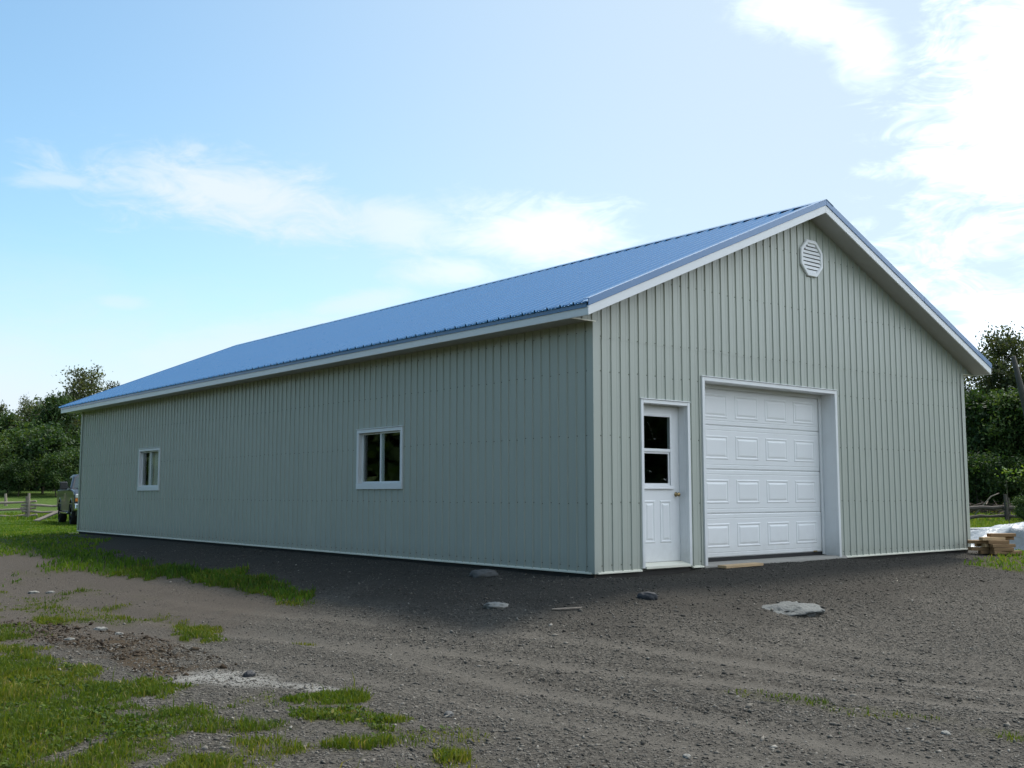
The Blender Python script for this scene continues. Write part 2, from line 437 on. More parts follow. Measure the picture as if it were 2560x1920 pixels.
TUFTS = [(-3.90, 2.9, .28, .8, -.1, 1.0), (-4.12, 1.75, .22, .55, .1, 1), (-3.6, 0.55, .12, .25, 0, .8), (-5.0, 4.6, .2, .5, 0, .9),
         (-4.90, -2.12, .30, .30, .2, .95), (-5.08, -2.85, .34, .46, .2, .75), (-5.6, -3.5, .34, .34, .3, .8), (-6.05, -3.3, .6, .32, -.69, 1.1), (-5.75, -2.75, .4, .16, -.69, .7), (-5.26, -4.16, .13, .13, 0, 1)]
SPARSE = [(-2.2, -4.25, .15, .45, .15, 1), (-2.12, -5.2, .26, .5, .1, .9), (-2.1, -6.0, .3, .4, .0, .8), (-5.0, -3.6, .35, .4, .3, .9), (-5.3, -1.9, .3, .5, .4, .8), (-4.5, 5.5, .6, 2, 0, .9)]
def grass_mask(x, y):
    n1 = fbm(x * 1.3, y * 1.3, 3, 4) - .5; n2 = fbm(x * 4.5, y * 4.5, 8, 3) - .5
    wob = n1 * 1.6 + n2 * .9
    # lawn west of the drive, foreground
    edge = -5.45 - .30 * np.exp(-((y - 1.8) / 2.2) ** 2) - .28 * sm(-1.5, -2.3, y) + .22 * sm(-2.8, -3.6, y) + .15 * sm(4, 7, y)
    fg = sm(-.25, .6, (edge - x) * 1.1 + wob * 1.25) * sm(13, 9, y)
    bare = blobs(x, y, [(-6.05, -2.75, .62, .20, .6, 1), (-5.75, -3.6, .55, .18, .7, 1), (-6.6, -3.15, .55, .17, .6, .9), (-5.95, -1.25, .22, .08, .5, 1), (-6.9, -2.6, .5, .16, .6, .8), (-4.9, -4.7, .4, .2, .3, .9)])
    fg = fg * (1 - sm(.1, .7, bare + wob * .9))
    t = sm(.0, .95, blobs(x, y, TUFTS) + wob * 2.0 - .05) * sm(.0, .15, blobs(x, y, TUFTS))
    t = np.maximum(t, .36 * sm(.0, .6, blobs(x, y, SPARSE) + wob * 1.1 - .1) * sm(.0, .2, blobs(x, y, SPARSE)))
    # strip on the bank along the long wall, widening into the lawn behind
    strip = sm(.0, .5, 1 - np.abs(x + 2.28 + .18 * np.sin(y * .8)) / (.27 + .055 * np.maximum(y - 4, 0)) + wob * 1.0) * sm(1.6, 3.6, y + wob)
    mid = sm(.25, .7, wob + .16) * .55 * sm(2.5, 4, y) * sm(-5.2, -4.7, x) * sm(-3.0, -3.7, x)       # thin growth on the crown of the drive
    lawn = sm(-.5, .8, (y - 15.2 + .42 * (x + 3)) * .8 + wob * 1.4) * (1 - sm(.5, -.6, np.hypot(np.maximum(np.maximum(-x, x - BW), 0), np.maximum(np.maximum(-y, y - BL), 0)) - 1.15 + wob * .3 + .35 * sm(19, 15, y)))
    s1 = (x - 6.89) * .89 + (y + 1.18) * .46; s2 = .10 + .25 * (x - 6.89) - .97 * (y + 1.18)
    rightp = sm(-.08, .16, np.minimum(s1, s2) + wob * .16) * (x > 6) * (y < .5)
    rightp = np.maximum(rightp, sm(10.2, 11.5, x + wob))
    front_gravel = sm(-8.5, -9.5, y + wob)
    g = np.maximum.reduce([fg, t, strip, mid, lawn, rightp, front_gravel * .8])
    far = sm(26, 32, np.hypot(x + 9, y + 9.3))
    g = np.maximum(g, far)
    inside = (x > -.1) & (x < BW + .1) & (y > -.1) & (y < BL + .1)
    return np.where(inside, 0, np.clip(g, 0, 1))
def ground_z(x, y, fine=True):
    z = base_z(x, y)
    D = np.hypot(x + 9, y + 9.3)
    near = sm(40, 15, D)
    z = z + .05 * (fbm(x * .5, y * .5, 21, 3) - .5) * sm(.4, 2.5, np.hypot(np.maximum(np.maximum(-x, x - BW), 0), np.maximum(np.maximum(-y, y - BL), 0)))
    if fine:
        z = z + near * (.030 * (fbm(x * 2.2, y * 2.2, 33, 4) - .5) - .020 * rut(x, y, True) + .05 * np.clip(blobs(x, y, DIRT), 0, 1) * (fbm(x * 4, y * 4, 44, 3) - .25))
    return z
GZ = lambda x, y: float(ground_z(np.array([x]), np.array([y]))[0])

def axis(lo, hi, step, far):
    a = list(np.arange(lo, hi, step)); s = step; v = a[-1]; up = []
    while v < far: s *= 1.16; v += s; up.append(v)
    s = step; v = a[0]; dn = []
    while v > -far: s *= 1.16; v -= s; dn.append(v)
    return np.array(dn[::-1] + a + up)
gx = axis(-8.6, 10.5, .045, 420); gy = axis(-7.2, 6.5, .05, 420)
X, Y = np.meshgrid(gx, gy)
X, Y = X.ravel(), Y.ravel()
Z = ground_z(X, Y)
nx, ny = len(gx), len(gy)
ii = (np.arange(ny - 1)[:, None] * nx + np.arange(nx - 1)[None, :]).ravel()
F = np.stack([ii, ii + 1, ii + 1 + nx, ii + nx], 1)

def ground_mat():
    m, t, b, out = mat_new('ground_gravel_soil_grass')
    A = lambda n: t.n('ShaderNodeAttribute', attribute_name=n).outputs['Fac']
    g = t.n('ShaderNodeNewGeometry'); pos = g.outputs['Position']
    n0 = t.noise(pos, 0.8, 5, 0.6); n1 = t.noise(pos, 7, 6, 0.65); n2 = t.noise(pos, 45, 5, 0.7); n3 = t.noise(pos, 110, 4, 0.75)
    vor = t.n('ShaderNodeTexVoronoi'); vor.inputs['Scale'].default_value = 44; t.link(pos, vor.inputs['Vector'])
    sepc = t.n('ShaderNodeSeparateColor'); t.link(vor.outputs['Color'], sepc.inputs[0])
    gra = t.mix(sepc.outputs[0], rgb((0.016, 0.015, 0.013)), rgb((0.152, 0.138, 0.116)))
    gra = t.mix(t.math('MULTIPLY', t.smooth(n2, .35, .7), .45), gra, rgb((0.060, 0.054, 0.045)))
    gra = t.mix(t.math('MULTIPLY', t.smooth(n0, .35, .7), .5), gra, rgb((0.085, 0.076, 0.064)))
    fines = t.mix(n3, rgb((0.082, 0.074, 0.062)), rgb((0.172, 0.157, 0.134)))
    c = t.mix(t.math('MULTIPLY', A('track'), t.smooth(n1, .2, .75, .45, .9)), gra, fines)
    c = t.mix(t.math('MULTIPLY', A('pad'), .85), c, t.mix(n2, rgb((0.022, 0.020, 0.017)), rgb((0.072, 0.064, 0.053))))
    soil = t.mix(n2, rgb((0.030, 0.020, 0.011)), rgb((0.095, 0.068, 0.040)))
    c = t.mix(A('dirt'), c, soil)
    drive = t.mix(n2, rgb((0.060, 0.050, 0.040)), rgb((0.120, 0.102, 0.084)))
    c = t.mix(A('lane'), c, drive)
    ash = t.mix(t.smooth(t.math('ADD', t.math('MULTIPLY', n2, .5), t.math('MULTIPLY', n1, .5)), .3, .7), rgb((0.12, 0.115, 0.105)), rgb((0.36, 0.352, 0.322)))
    c = t.mix(A('ash'), c, ash)
    turf = t.mix(n1, rgb((0.045, 0.046, 0.018)), rgb((0.085, 0.080, 0.035)))
    c = t.mix(A('grass'), c, turf)
    meadow = t.mix(t.noise(pos, .35, 6, .7), rgb((0.036, 0.080, 0.010)), rgb((0.095, 0.145, 0.024)))
    c = t.mix(A('far'), c, meadow)
    t.link(c, b.inputs['Base Color'])
    b.inputs['Roughness'].default_value = .95; b.inputs['Specular IOR Level'].default_value = .15
    hh = t.math('ADD', t.math('MULTIPLY', n2, .6), t.math('ADD', t.math('MULTIPLY', n3, .25), t.math('MULTIPLY', sepc.outputs[1], .6)))
    bn = t.n('ShaderNodeBump'); bn.inputs['Strength'].default_value = 1.0; bn.inputs['Distance'].default_value = .03
    t.link(hh, bn.inputs['Height']); t.link(bn.outputs[0], b.inputs['Normal'])
    return m
M['ground'] = ground_mat()
ground = np_mesh('ground', np.stack([X, Y, Z], 1), F, M['ground'], smooth=True)
tag(ground, 'dark gravel yard with wheel tracks, bare soil and lawn around the barn', 'ground', kind='structure')
def add_attr(o, n, v):
    a = o.data.attributes.new(n, 'FLOAT', 'POINT'); a.data.foreach_set('value', np.asarray(v, np.float32))
wob_g = fbm(X * 3, Y * 3, 61, 4) - .5
GM = grass_mask(X, Y)
farm = sm(22, 34, np.hypot(X + 9, Y + 9.3)) * GM
add_attr(ground, 'grass', np.clip(GM * .9 * (1 - farm), 0, 1))
add_attr(ground, 'far', farm)
add_attr(ground, 'track', np.clip(rut(X, Y), 0, 1))
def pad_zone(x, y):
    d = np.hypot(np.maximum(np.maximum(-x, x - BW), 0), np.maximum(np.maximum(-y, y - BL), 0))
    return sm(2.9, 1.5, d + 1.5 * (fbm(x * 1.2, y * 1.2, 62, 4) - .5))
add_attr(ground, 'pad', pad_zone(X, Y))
add_attr(ground, 'dirt', sm(.1, .7, blobs(X, Y, DIRT) + wob_g * 1.3) * (blobs(X, Y, DIRT) > .01))
add_attr(ground, 'ash', sm(.05, 1.0, blobs(X, Y, ASH) + wob_g * 1.1) * sm(0, .35, blobs(X, Y, ASH)) * .95)
add_attr(ground, 'lane', sm(1.2, 3.5, Y + wob_g * 3) * sm(-2.3, -2.9, X + wob_g * .5) * .85)

# ------------------------------------------------------------------ the building
RIDGE_X = BW / 2
OE, ORK, OBK, HW = .403, .343, .514, 3.094           # eave, front rake, rear rake overhang, wall height at the eave
SL = .423
def zr(x): return 5.385 - SL * abs(x - RIDGE_X)      # roof surface
def zsof(x): return zr(x) - .195
barn = thing('metal_barn', (0, 0, 0), 'long sage metal sided barn with blue ribbed roof and white doors', 'barn')

PITCH_S = BW / 55
PROFILE = [(0, 0), (.42, 0), (.45, .0025), (.53, .0025), (.56, 0), (.80, 0), (.822, .015), (.905, .015), (.928, 0), (1, 0)]
def prof_pts(u0, u1, pitch, prof, start):
    """profile polyline of one strip between u0 and u1"""
    pts = []
    k = start
    ps = [(start + a * pitch, h) for a, h in prof]
    def at(u):
        for (a, ha), (b, hb) in zip(ps[:-1], ps[1:]):
            if a - 1e-9 <= u <= b + 1e-9: return ha + (hb - ha) * (u - a) / max(b - a, 1e-9)
        return 0
    pts = [(u0, at(u0))] + [(u, h) for u, h in ps if u0 + 1e-6 < u < u1 - 1e-6] + [(u1, at(u1))]
    return pts
def gable_map(u, n, z): return (u, -n, z)
def left_map(u, n, z): return (-n, u, z)
def strip(name, start, pitch, holes, zb, zt, fmap, lift, parent, lo=None, hi=None, prof=PROFILE, mat='siding'):
    a, b = start, start + pitch
    if lo is not None: a = max(a, lo)
    if hi is not None: b = min(b, hi)
    if b - a < 1e-4: return None
    cuts = sorted({a, b} | {h for H in holes for h in H[:2] if a < h < b})
    for c0, c1 in zip(cuts[:-1], cuts[1:]):
        mid = (c0 + c1) / 2
        spans = [(zb, None)]
        for h0, h1, z0, z1 in holes:
            if h0 < mid < h1:
                ns = []
                for s0, s1 in spans:
                    top = 99 if s1 is None else s1
                    if z0 > s0 + .01 and z0 < top: ns.append((s0, z0))
                    if z1 < top and z1 > s0: ns.append((z1, s1))
                    if z0 >= top or z1 <= s0: ns.append((s0, s1))
                spans = ns
        pts = prof_pts(c0, c1, pitch, prof, start)
        for s0, s1 in spans:
            vs = []; n = len(pts)
            for u, h in pts: vs.append(fmap(u, h + lift, s0))
            for u, h in pts: vs.append(fmap(u, h + lift, zt(u) if s1 is None else s1))
            if all(vs[n + i][2] <= vs[i][2] + .004 for i in range(n)): continue
            MB().add(vs, [(i, i + 1, n + i + 1, n + i) for i in range(n - 1)]).build(name, M[mat], parent)

G_DOOR = (.845, 1.725, -.2, 2.145)
G_GAR = (2.04, 5.145, -.2, 2.515)
SEAM = 2.885
for k in range(55):
    strip('siding_panel', k * PITCH_S, PITCH_S, [G_DOOR, G_GAR], .012, lambda u: SEAM + .012, gable_map, .002, barn)
for k in range(-3, 58):
    st = k * PITCH_S
    if -1 < k < 55: strip('siding_panel', st, PITCH_S, [], SEAM, zsof, gable_map, .0055, barn)
    else: strip('siding_panel', st, PITCH_S, [], HW + .004, zsof, gable_map, .0055, barn, lo=-OE + .02, hi=BW + OE - .02)
WINS = [(4.19, 5.44, 1.085, 1.955), (13.855, 15.055, 1.085, 1.955)]
NL = 116; PL = BL / NL
for k in range(NL):
    strip('siding_panel', k * PL, PL, WINS, .012, lambda u: HW + .03, left_map, .002, barn)

# sheets that are out of sight from the yard, and the boarding inside
back = MB().add([(0, BL, 0), (BW, BL, 0), (BW, BL, HW), (RIDGE_X, BL, zsof(RIDGE_X)), (0, BL, HW)], [(0, 1, 2, 3, 4)])
back.build('end_wall', M['siding'], barn)
MB().add([(BW, 0, 0), (BW, BL, 0), (BW, BL, HW + .03), (BW, 0, HW + .03)], [(0, 1, 2, 3)]).build('side_wall', M['siding'], barn)
inn = MB()
def sheet_with_holes(mb, fmap, u0, u1, z0, z1, holes, n):
    us = sorted({u0, u1} | {h for H in holes for h in H[:2]}); zs = sorted({z0, z1} | {min(max(h, z0), z1) for H in holes for h in H[2:]})
    for a, b in zip(us[:-1], us[1:]):
        for c, d in zip(zs[:-1], zs[1:]):
            if any(h0 < (a + b) / 2 < h1 and y0 < (c + d) / 2 < y1 for h0, h1, y0, y1 in holes): continue
            mb.add([fmap(a, n, c), fmap(b, n, c), fmap(b, n, d), fmap(a, n, d)], [(0, 1, 2, 3)])
sheet_with_holes(inn, gable_map, .01, BW - .01, -.05, HW - .02, [G_DOOR, G_GAR], -.015)
sheet_with_holes(inn, left_map, .02, BL - .01, -.05, HW - .02, WINS, -.015)
inn.add([(.02, .016, HW - .02), (BW - .02, .016, HW - .02), (RIDGE_X, .016, zsof(RIDGE_X) - .03)], [(0, 1, 2)])
inn.add([(.02, BL - .02, -.05), (BW - .02, BL - .02, -.05), (BW - .02, BL - .02, HW), (.02, BL - .02, HW)], [(0, 1, 2, 3)])
inn.add([(BW - .02, .02, -.05), (BW - .02, BL - .02, -.05), (BW - .02, BL - .02, HW), (BW - .02, .02, HW)], [(0, 1, 2, 3)])
inn.add([(.02, .02, HW - .03), (BW - .02, .02, HW - .03), (BW - .02, BL - .02, HW - .03), (.02, BL - .02, HW - .03)], [(0, 1, 2, 3)])
inn.build('inner_lining', M['inside'], barn)
MB().box(.03, BW - .03, .03, BL - .03, -.10, .03).build('floor_slab', M['concrete'], barn)
sk = MB(); sk.box(.04, BW - .04, .012, .028, -.35, .0); sk.box(.012, .028, .04, BL - .04, -.35, .0); sk.box(BW - .028, BW - .012, .04, BL - .04, -.35, 0)
sk.build('skirt_board', M['darkwood'], barn)

# corner and base trim
def corner(x, y, sx, sy):
    w, t = .085, .0235
    mb = MB()
    mb.prism([(x - sx * .001, y + sy * t), (x + sx * t, y + sy * t), (x + sx * t, y - sy * w), (x + sx * (t - .002), y - sy * w), (x + sx * (t - .002), y + sy * (t - .002)), (x - sx * w, y + sy * (t - .002)), (x - sx * w, y + sy * t)], 'z', .0, HW + .0)
    return mb.build('corner_trim', M['siding'], barn)
corner(0, 0, -1, -1); corner(BW, 0, 1, -1); corner(0, BL, -1, 1)
def base_piece(fmap, a, b):
    mb = MB(); pts = [(.0, .024), (.036, .010), (.036, -.004), (.0, -.004)]
    ra = [fmap(a, n, z) for n, z in pts]; rb = [fmap(b, n, z) for n, z in pts]
    mb.loft([ra, rb]); mb.build('base_trim', M['cream'], barn)
for a, b in ((.03, .80), (1.77, 1.985), (5.19, BW - .0)): base_piece(gable_map, a, b)
y = .03
while y < BL - .05:
    base_piece(left_map, y, min(y + 3.04, BL)); y += 3.05

# screws: small hexagonal heads along the girts
def screws(name, spots, mat):
    V = []; Fc = []
    for p, n, e in spots:
        p = Vector(p); n = Vector(n); e = Vector(e); w = n.cross(e)
        k = len(V)
        for r, h in ((.0085, 0), (.0065, .007)):
            for i in range(6):
                a = i * math.pi / 3
                V.append(tuple(p + n * h + (e * math.cos(a) + w * math.sin(a)) * r))
        Fc += [(k + i, k + (i + 1) % 6, k + 6 + (i + 1) % 6, k + 6 + i) for i in range(6)] + [tuple(k + 6 + i for i in range(6))]
    return MB().add(V, Fc).build(name, mat, barn)
rng = random.Random(5)
def inhole(u, z, holes): return any(h0 - .06 < u < h1 + .06 and y0 - .05 < z < y1 + .05 for h0, h1, y0, y1 in holes)
sp = []
for z in (.085, .85, 1.68, 2.48, 2.915, 3.73, 4.57):
    for k in range(55):
        u = k * PITCH_S + PITCH_S * (.72 + rng.uniform(-.03, .03)); zz = z + rng.uniform(-.012, .012)
        if zz > zsof(u) - .05 or inhole(u, zz, [G_DOOR, G_GAR]): continue
        sp.append(((u, -(.0055 if z > SEAM else .002), zz), (0, -1, 0), (1, 0, 0)))
for z in (.085, .85, 1.68, 2.48, 2.98):
    for k in range(NL):
        u = k * PL + PL * (.72 + rng.uniform(-.03, .03)); zz = z + rng.uniform(-.012, .012)
        if inhole(u, zz, WINS): continue
        sp.append(((-.002, u, zz), (-1, 0, 0), (0, 1, 0)))
tag(screws('wall_screws', sp, M['screw']), kind='stuff')

# roof sheets: one strip of pan and rib after another
RP = .238
RPROF = [(0, 0), (.30, 0), (.33, .004), (.38, .004), (.41, 0), (.60, 0), (.63, .004), (.68, .004), (.71, 0), (.80, 0), (.84, .032), (.915, .032), (.955, 0), (1, 0)]
y0r, y1r = -ORK + .01, BL + OBK - .01
NR = int(math.ceil((y1r - y0r) / RP))
nrm = Vector((-SL, 0, 1)).normalized()
proto = None
def roof_strip(sx):
    mb = MB(); vs = []; n = len(RPROF)
    for xe in (-OE - .035, RIDGE_X - .03):
        for a, h in RPROF:
            d = abs(xe - RIDGE_X)
            p = Vector((RIDGE_X - sx * d, a * RP, 5.385 - SL * d - .036)) + Vector((-SL * sx, 0, 1)).normalized() * h
            vs.append(tuple(p))
    mb.add(vs, [(i, i + 1, n + i + 1, n + i) for i in range(n - 1)])
    return mb.build('roof_panel', M['roof'], barn)
proto = roof_strip(1)
proto.location = (0, y0r, 0)
for k in range(1, NR):
    c = proto.copy(); link(c); c.parent = barn; c.location = (0, y0r + k * RP, 0)
pr = roof_strip(-1); pr.location = (0, y0r, 0)
for k in range(1, NR):
    c = pr.copy(); link(c); c.parent = barn; c.location = (0, y0r + k * RP, 0)
Y1R = y0r + NR * RP
# deck below the sheets so that the roof is closed
dk = MB()
dk.add([(-OE, y0r + .02, zr(-OE) - .046), (RIDGE_X, y0r + .02, 5.339), (BW + OE, y0r + .02, zr(-OE) - .046), (-OE, Y1R, zr(-OE) - .046), (RIDGE_X, Y1R, 5.339), (BW + OE, Y1R, zr(-OE) - .046)], [(0, 1, 4, 3), (1, 2, 5, 4)])
dk.build('roof_deck', M['darkwood'], barn)
cap_y = y0r - .03; ki = 0
while cap_y < Y1R - .01:
    e = min(cap_y + 3.05, Y1R + .03); mb = MB(); zz = 5.385 + .004 + .003 * (ki % 2); wd = .175
    for sx in (-1, 1):
        P = [(RIDGE_X, zz), (RIDGE_X + sx * wd, zz - SL * wd), (RIDGE_X + sx * (wd + .003), zz - SL * wd - .010), (RIDGE_X + sx * wd, zz - SL * wd - .006), (RIDGE_X, zz - .005)]
        mb.prism(P, 'y', cap_y, e)
    mb.build('ridge_cap', M['bluetrim'], barn); cap_y = e - .02; ki += 1
sp = []
for d in (.16, .75, 1.36, 1.97, 2.58, 3.19, 3.8, 4.41, 4.88):
    for k in range(NR):
        x = RIDGE_X - d; yy = y0r + k * RP + RP * .76 + rng.uniform(-.006, .006)
        sp.append(((x, yy, zr(x) - .036), tuple(nrm), (0, 1, 0)))
tag(screws('roof_screws', sp, M['roofscrew']), kind='stuff')

# rake boards and trim on the front gable (two lengths a side), simple ones behind
def rake(name, mat, dtop, dbot, ya, yb, sx, d0, d1):
    mb = MB()
    P = [(RIDGE_X + sx * d0, 5.385 - SL * d0 - dtop), (RIDGE_X + sx * d1, 5.385 - SL * d1 - dtop), (RIDGE_X + sx * d1, 5.385 - SL * d1 - dbot), (RIDGE_X + sx * d0, 5.385 - SL * d0 - dbot)]
    mb.prism(P, 'y', ya, yb)
    return mb.build(name, mat, barn, bevel=.003, seg=1)
DE = RIDGE_X + OE
for sx in (-1, 1):
    for (a, b, o) in ((0, 2.35, 0.0), (2.34, DE + .004, .002)):
        rake('rake_fascia', M['white'], .080, .200, -ORK - o, -ORK + .024, sx, a, b)
    for (a, b, o) in ((0, 2.75, 0.0), (2.74, DE + .010, .002)):
        rake('rake_trim', M['bluetrim'], -.006, .086, -ORK - .012 - o, -ORK + .002 - o, sx, a, b)
        rake('rake_trim', M['bluetrim'], -.008, -.003, -ORK - .012 - o, -ORK + .085, sx, a, b)
    rake('rake_fascia', M['white'], .080, .200, BL + OBK - .02, BL + OBK, sx, 0, DE)
    rake('rake_trim', M['bluetrim'], -.006, .086, BL + OBK, BL + OBK + .012, sx, 0, DE)
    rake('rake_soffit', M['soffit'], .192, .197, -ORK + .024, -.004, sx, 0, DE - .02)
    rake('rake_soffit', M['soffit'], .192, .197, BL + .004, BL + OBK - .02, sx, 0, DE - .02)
# eaves: fascia and drip edge in lengths, level soffit
for sx in (-1, 1):
    X0 = -OE if sx < 0 else BW + OE
    yy = -ORK + .026; k = 0
    while yy < BL + OBK - .03:
        e = min(yy + 3.05, BL + OBK - .022); o = .0015 * (k % 2)
        xa, xb = sorted((X0 + sx * o, X0 - sx * .02))
        MB().box(xa, xb, yy, e, 3.083, 3.185).build('eave_fascia', M['white'], barn, bevel=.003, seg=1)
        xa, xb = sorted((X0 + sx * (.012 + o), X0 + sx * .003))
        MB().box(xa, xb, yy, e + .003, 3.178, 3.252).build('drip_edge', M['bluetrim'], barn)
        yy = e; k += 1
    xa, xb = sorted((X0 - sx * .02, 0 if sx < 0 else BW))
    yy = -.002
    while yy < BL + OBK - .03:                       # soffit planks run across the overhang
        e = min(yy + .40, BL + OBK - .022)
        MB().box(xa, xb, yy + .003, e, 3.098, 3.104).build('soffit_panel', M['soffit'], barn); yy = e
    MB().box(xa - .0, xb + (.025 if sx < 0 else 0), -.028, -.0065, HW - .012, HW + .003).build('return_trim', M['cream'], barn)

# octagonal vent in the gable
vent = bpy.data.objects.new('gable_vent', None); link(vent, barn); vent.location = (4.622, 0, 4.541)
def octo(r, n): return [(r * math.cos(R(22.5 + 45 * i)), -n, r * math.sin(R(22.5 + 45 * i))) for i in range(8)]
ring = MB(); ring.loft([octo(.300, .0), octo(.308, .030), octo(.296, .046), octo(.252, .046), octo(.238, .030), octo(.238, .008)], cap=False)
ring.build('frame', M['white'], vent)
MB().add(octo(.24, .022), [tuple(range(8))]).build('backing', M['darkwood'], vent)
for i in range(8):
    z = -.205 + i * .0585; zc = max(abs(z), abs(z + .03))
    hw = min(.238, .238 + .238 * math.tan(R(22.5)) - zc) * .985 if zc > .0986 else .236
    s_ = MB(); s_.add([(-hw, -.040, z - .022), (hw, -.040, z - .022), (hw, -.024, z + .026), (-hw, -.024, z + .026), (-hw, -.036, z - .024), (hw, -.036, z - .024), (hw, -.020, z + .024), (-hw, -.020, z + .024)],
                      [(0, 1, 2, 3), (7, 6, 5, 4), (0, 4, 5, 1), (1, 5, 6, 2), (2, 6, 7, 3), (3, 7, 4, 0)])
    s_.build('slat', M['white'], vent)

# trim round an opening: strips in front of the siding with a return into it
def casing(part, fmap, u0, u1, z0, z1, w, proud, depth, name='casing', sill=None, cap=True):
    """u0..u1, z0..z1: outer edge of the casing; jambs run back by depth"""
    def boxm(a, b, n0, n1, c, d, nm, mat):
        P = [fmap(*q) for q in ((a, n0, c), (b, n0, c), (b, n1, c), (a, n1, c), (a, n0, d), (b, n0, d), (b, n1, d), (a, n1, d))]
        return MB().add(P, [(0, 3, 2, 1), (4, 5, 6, 7), (0, 1, 5, 4), (1, 2, 6, 5), (2, 3, 7, 6), (3, 0, 4, 7)]).build(nm, mat, part, bevel=.003, seg=1)
    zb = z0 if sill is None else z0 + sill
    boxm(u0, u0 + w, -depth, proud, zb, z1, name, M['white'])
    boxm(u1 - w, u1, -depth, proud, zb, z1, name, M['white'])
    boxm(u0 + w, u1 - w, -depth, proud - .001, z1 - w, z1 - .001, name, M['white'])
    if cap: boxm(u0 - .01, u1 + .01, -.0, proud + .012, z1 + .0005, z1 + .012, 'head_flashing', M['white'])
    if sill: boxm(u0 + .0, u1 - .0, -depth, proud + .004, z0, z0 + sill - .001, 'sill', M['white'])
    return boxm

def raised_panel(part, cx, cz, w, h, y, name='raised_panel', deep=1.0):
    rings = []
    for ins, n in ((0, 0.0005), (.010, .010), (.022, .010), (.034, .0015), (.040, .0015), (.066, .013)):
        a, b = w / 2 - ins, h / 2 - ins
        rings.append([(cx - a, y - n * deep, cz - b), (cx + a, y - n * deep, cz - b), (cx + a, y - n * deep, cz + b), (cx - a, y - n * deep, cz + b)])
    mb = MB(); mb.loft(rings, cap=False); k = len(mb.v)
    mb.f.append((k - 4, k - 3, k - 2, k - 1))
    return mb.build(name, M['door'], part)

# overhead door
gd = bpy.data.objects.new('overhead_door', None); link(gd, barn); gd.location = (0, 0, 0)
casing(gd, gable_map, 2.015, 5.185, .0, 2.545, .055, .030, .03)
RV = .25
jl = MB(); jl.box(2.040, 2.0685, .0302, RV + .02, .02, 2.49); jl.build('jamb', M['white'], gd)
jr = MB(); jr.box(5.131, 5.160, .0302, RV + .02, .02, 2.49); jr.build('jamb', M['white'], gd)
MB().box(2.0685, 5.131, .0302, RV + .02, 2.491, 2.52).build('head_jamb', M['white'], gd)
for a, b in ((2.07, 2.125), (5.075, 5.13)):
    MB().box(a, b, RV - .03, RV - .006, .045, 2.49).build('stop_strip', M['white'], gd, bevel=.004)
MB().box(2.126, 5.074, RV - .03, RV - .006, 2.435, 2.49).build('stop_strip', M['white'], gd, bevel=.004)
zs = [.085, .69, 1.303, 1.92, 2.49]
for i in range(4):
    z0, z1 = zs[i], zs[i + 1]
    pr_ = [(RV, z0 + .016), (RV, z0 + .060), (RV + .005, z0 + .064), (RV + .005, z0 + .070), (RV, z0 + .074), (RV, z1 - .074), (RV + .005, z1 - .070), (RV + .005, z1 - .064), (RV, z1 - .060), (RV, z1 - .014), (RV + .010, z1 - .002), (RV + .045, z1 - .002), (RV + .045, z0 + .001), (RV + .012, z0 + .001)]
    MB().prism(pr_, 'x', 2.07, 5.13).build('door_section', M['door'], gd)
    cz = (z0 + z1) / 2 - (.0 if i < 3 else .012)
    for c in range(4):
        raised_panel(gd, 2.612 + c * .6955, cz, .525, .335, RV, deep=.62)
MB().box(2.07, 5.13, RV + .0, RV + .05, .035, .083).build('bottom_seal', M['rubber'], gd)
MB().box(4.86, 4.93, RV - .02, RV - .001, .088, .108).build('lift_handle', M['brass'], gd)
ap = MB(); ap.prism([(-.05, -.30), (.9, -.30), (.9, .034), (.0, .034), (-.045, .005)], 'x', 1.99, 5.32)
o_ = ap.build('concrete_apron', M['concrete'], barn, bevel=.012)

# entry door
ed = bpy.data.objects.new('entry_door', None); link(ed, barn)
casing(ed, gable_map, .815, 1.755, .03, 2.172, .048, .030, .03)
DV = .135
MB().box(.835, .8635, .0302, DV + .03, .03, 2.125).build('jamb', M['white'], ed)
MB().box(1.7065, 1.735, .0302, DV + .03, .03, 2.125).build('jamb', M['white'], ed)
MB().box(.8635, 1.7065, .0302, DV + .03, 2.1235, 2.15).build('head_jamb', M['white'], ed)
MB().prism([(-.045, .022), (DV + .05, .045), (DV + .05, .085), (DV - .02, .085), (-.045, .050)], 'x', .866, 1.704).build('threshold', M['cream'], ed)
# slab with an opening for the light
sl_ = MB(); YF, YB = DV, DV + .045
wx0, wx1, wz0, wz1 = 1.005, 1.535, 1.065, 1.985
for a, b, c, d in ((.866, wx0, .09, 2.12), (wx1, 1.704, .09, 2.12), (wx0, wx1, .09, wz0), (wx0, wx1, wz1, 2.12)):
    sl_.box(a, b, YF, YB, c, d)
sl_.build('door_slab', M['door'], ed)
fr_ = MB()
def ringbox(mb, x0, x1, z0, z1, w, ya, yb):
    mb.box(x0, x0 + w, ya, yb, z0, z1); mb.box(x1 - w, x1, ya, yb, z0, z1)
    mb.box(x0 + w, x1 - w, ya, yb, z0, z0 + w); mb.box(x0 + w, x1 - w, ya, yb, z1 - w, z1)
ringbox(fr_, wx0 - .022, wx1 + .022, wz0 - .022, wz1 + .022, .034, YF - .014, YF - .001)
fr_.box(wx0 + .012, wx1 - .012, YF - .012, YF + .02, 1.512, 1.552)
fr_.build('light_frame', M['white'], ed, bevel=.004)
MB().box(wx0 - .04, wx1 + .04, YF - .030, YF - .0145, wz0 - .040, wz0 - .016).build('light_sill', M['white'], ed, bevel=.004)
lo_ = MB(); ringbox(lo_, wx0 + .012, wx1 - .012, wz0 + .012, 1.512, .024, YF + .004, YF + .016); lo_.build('lower_sash', M['white'], ed)
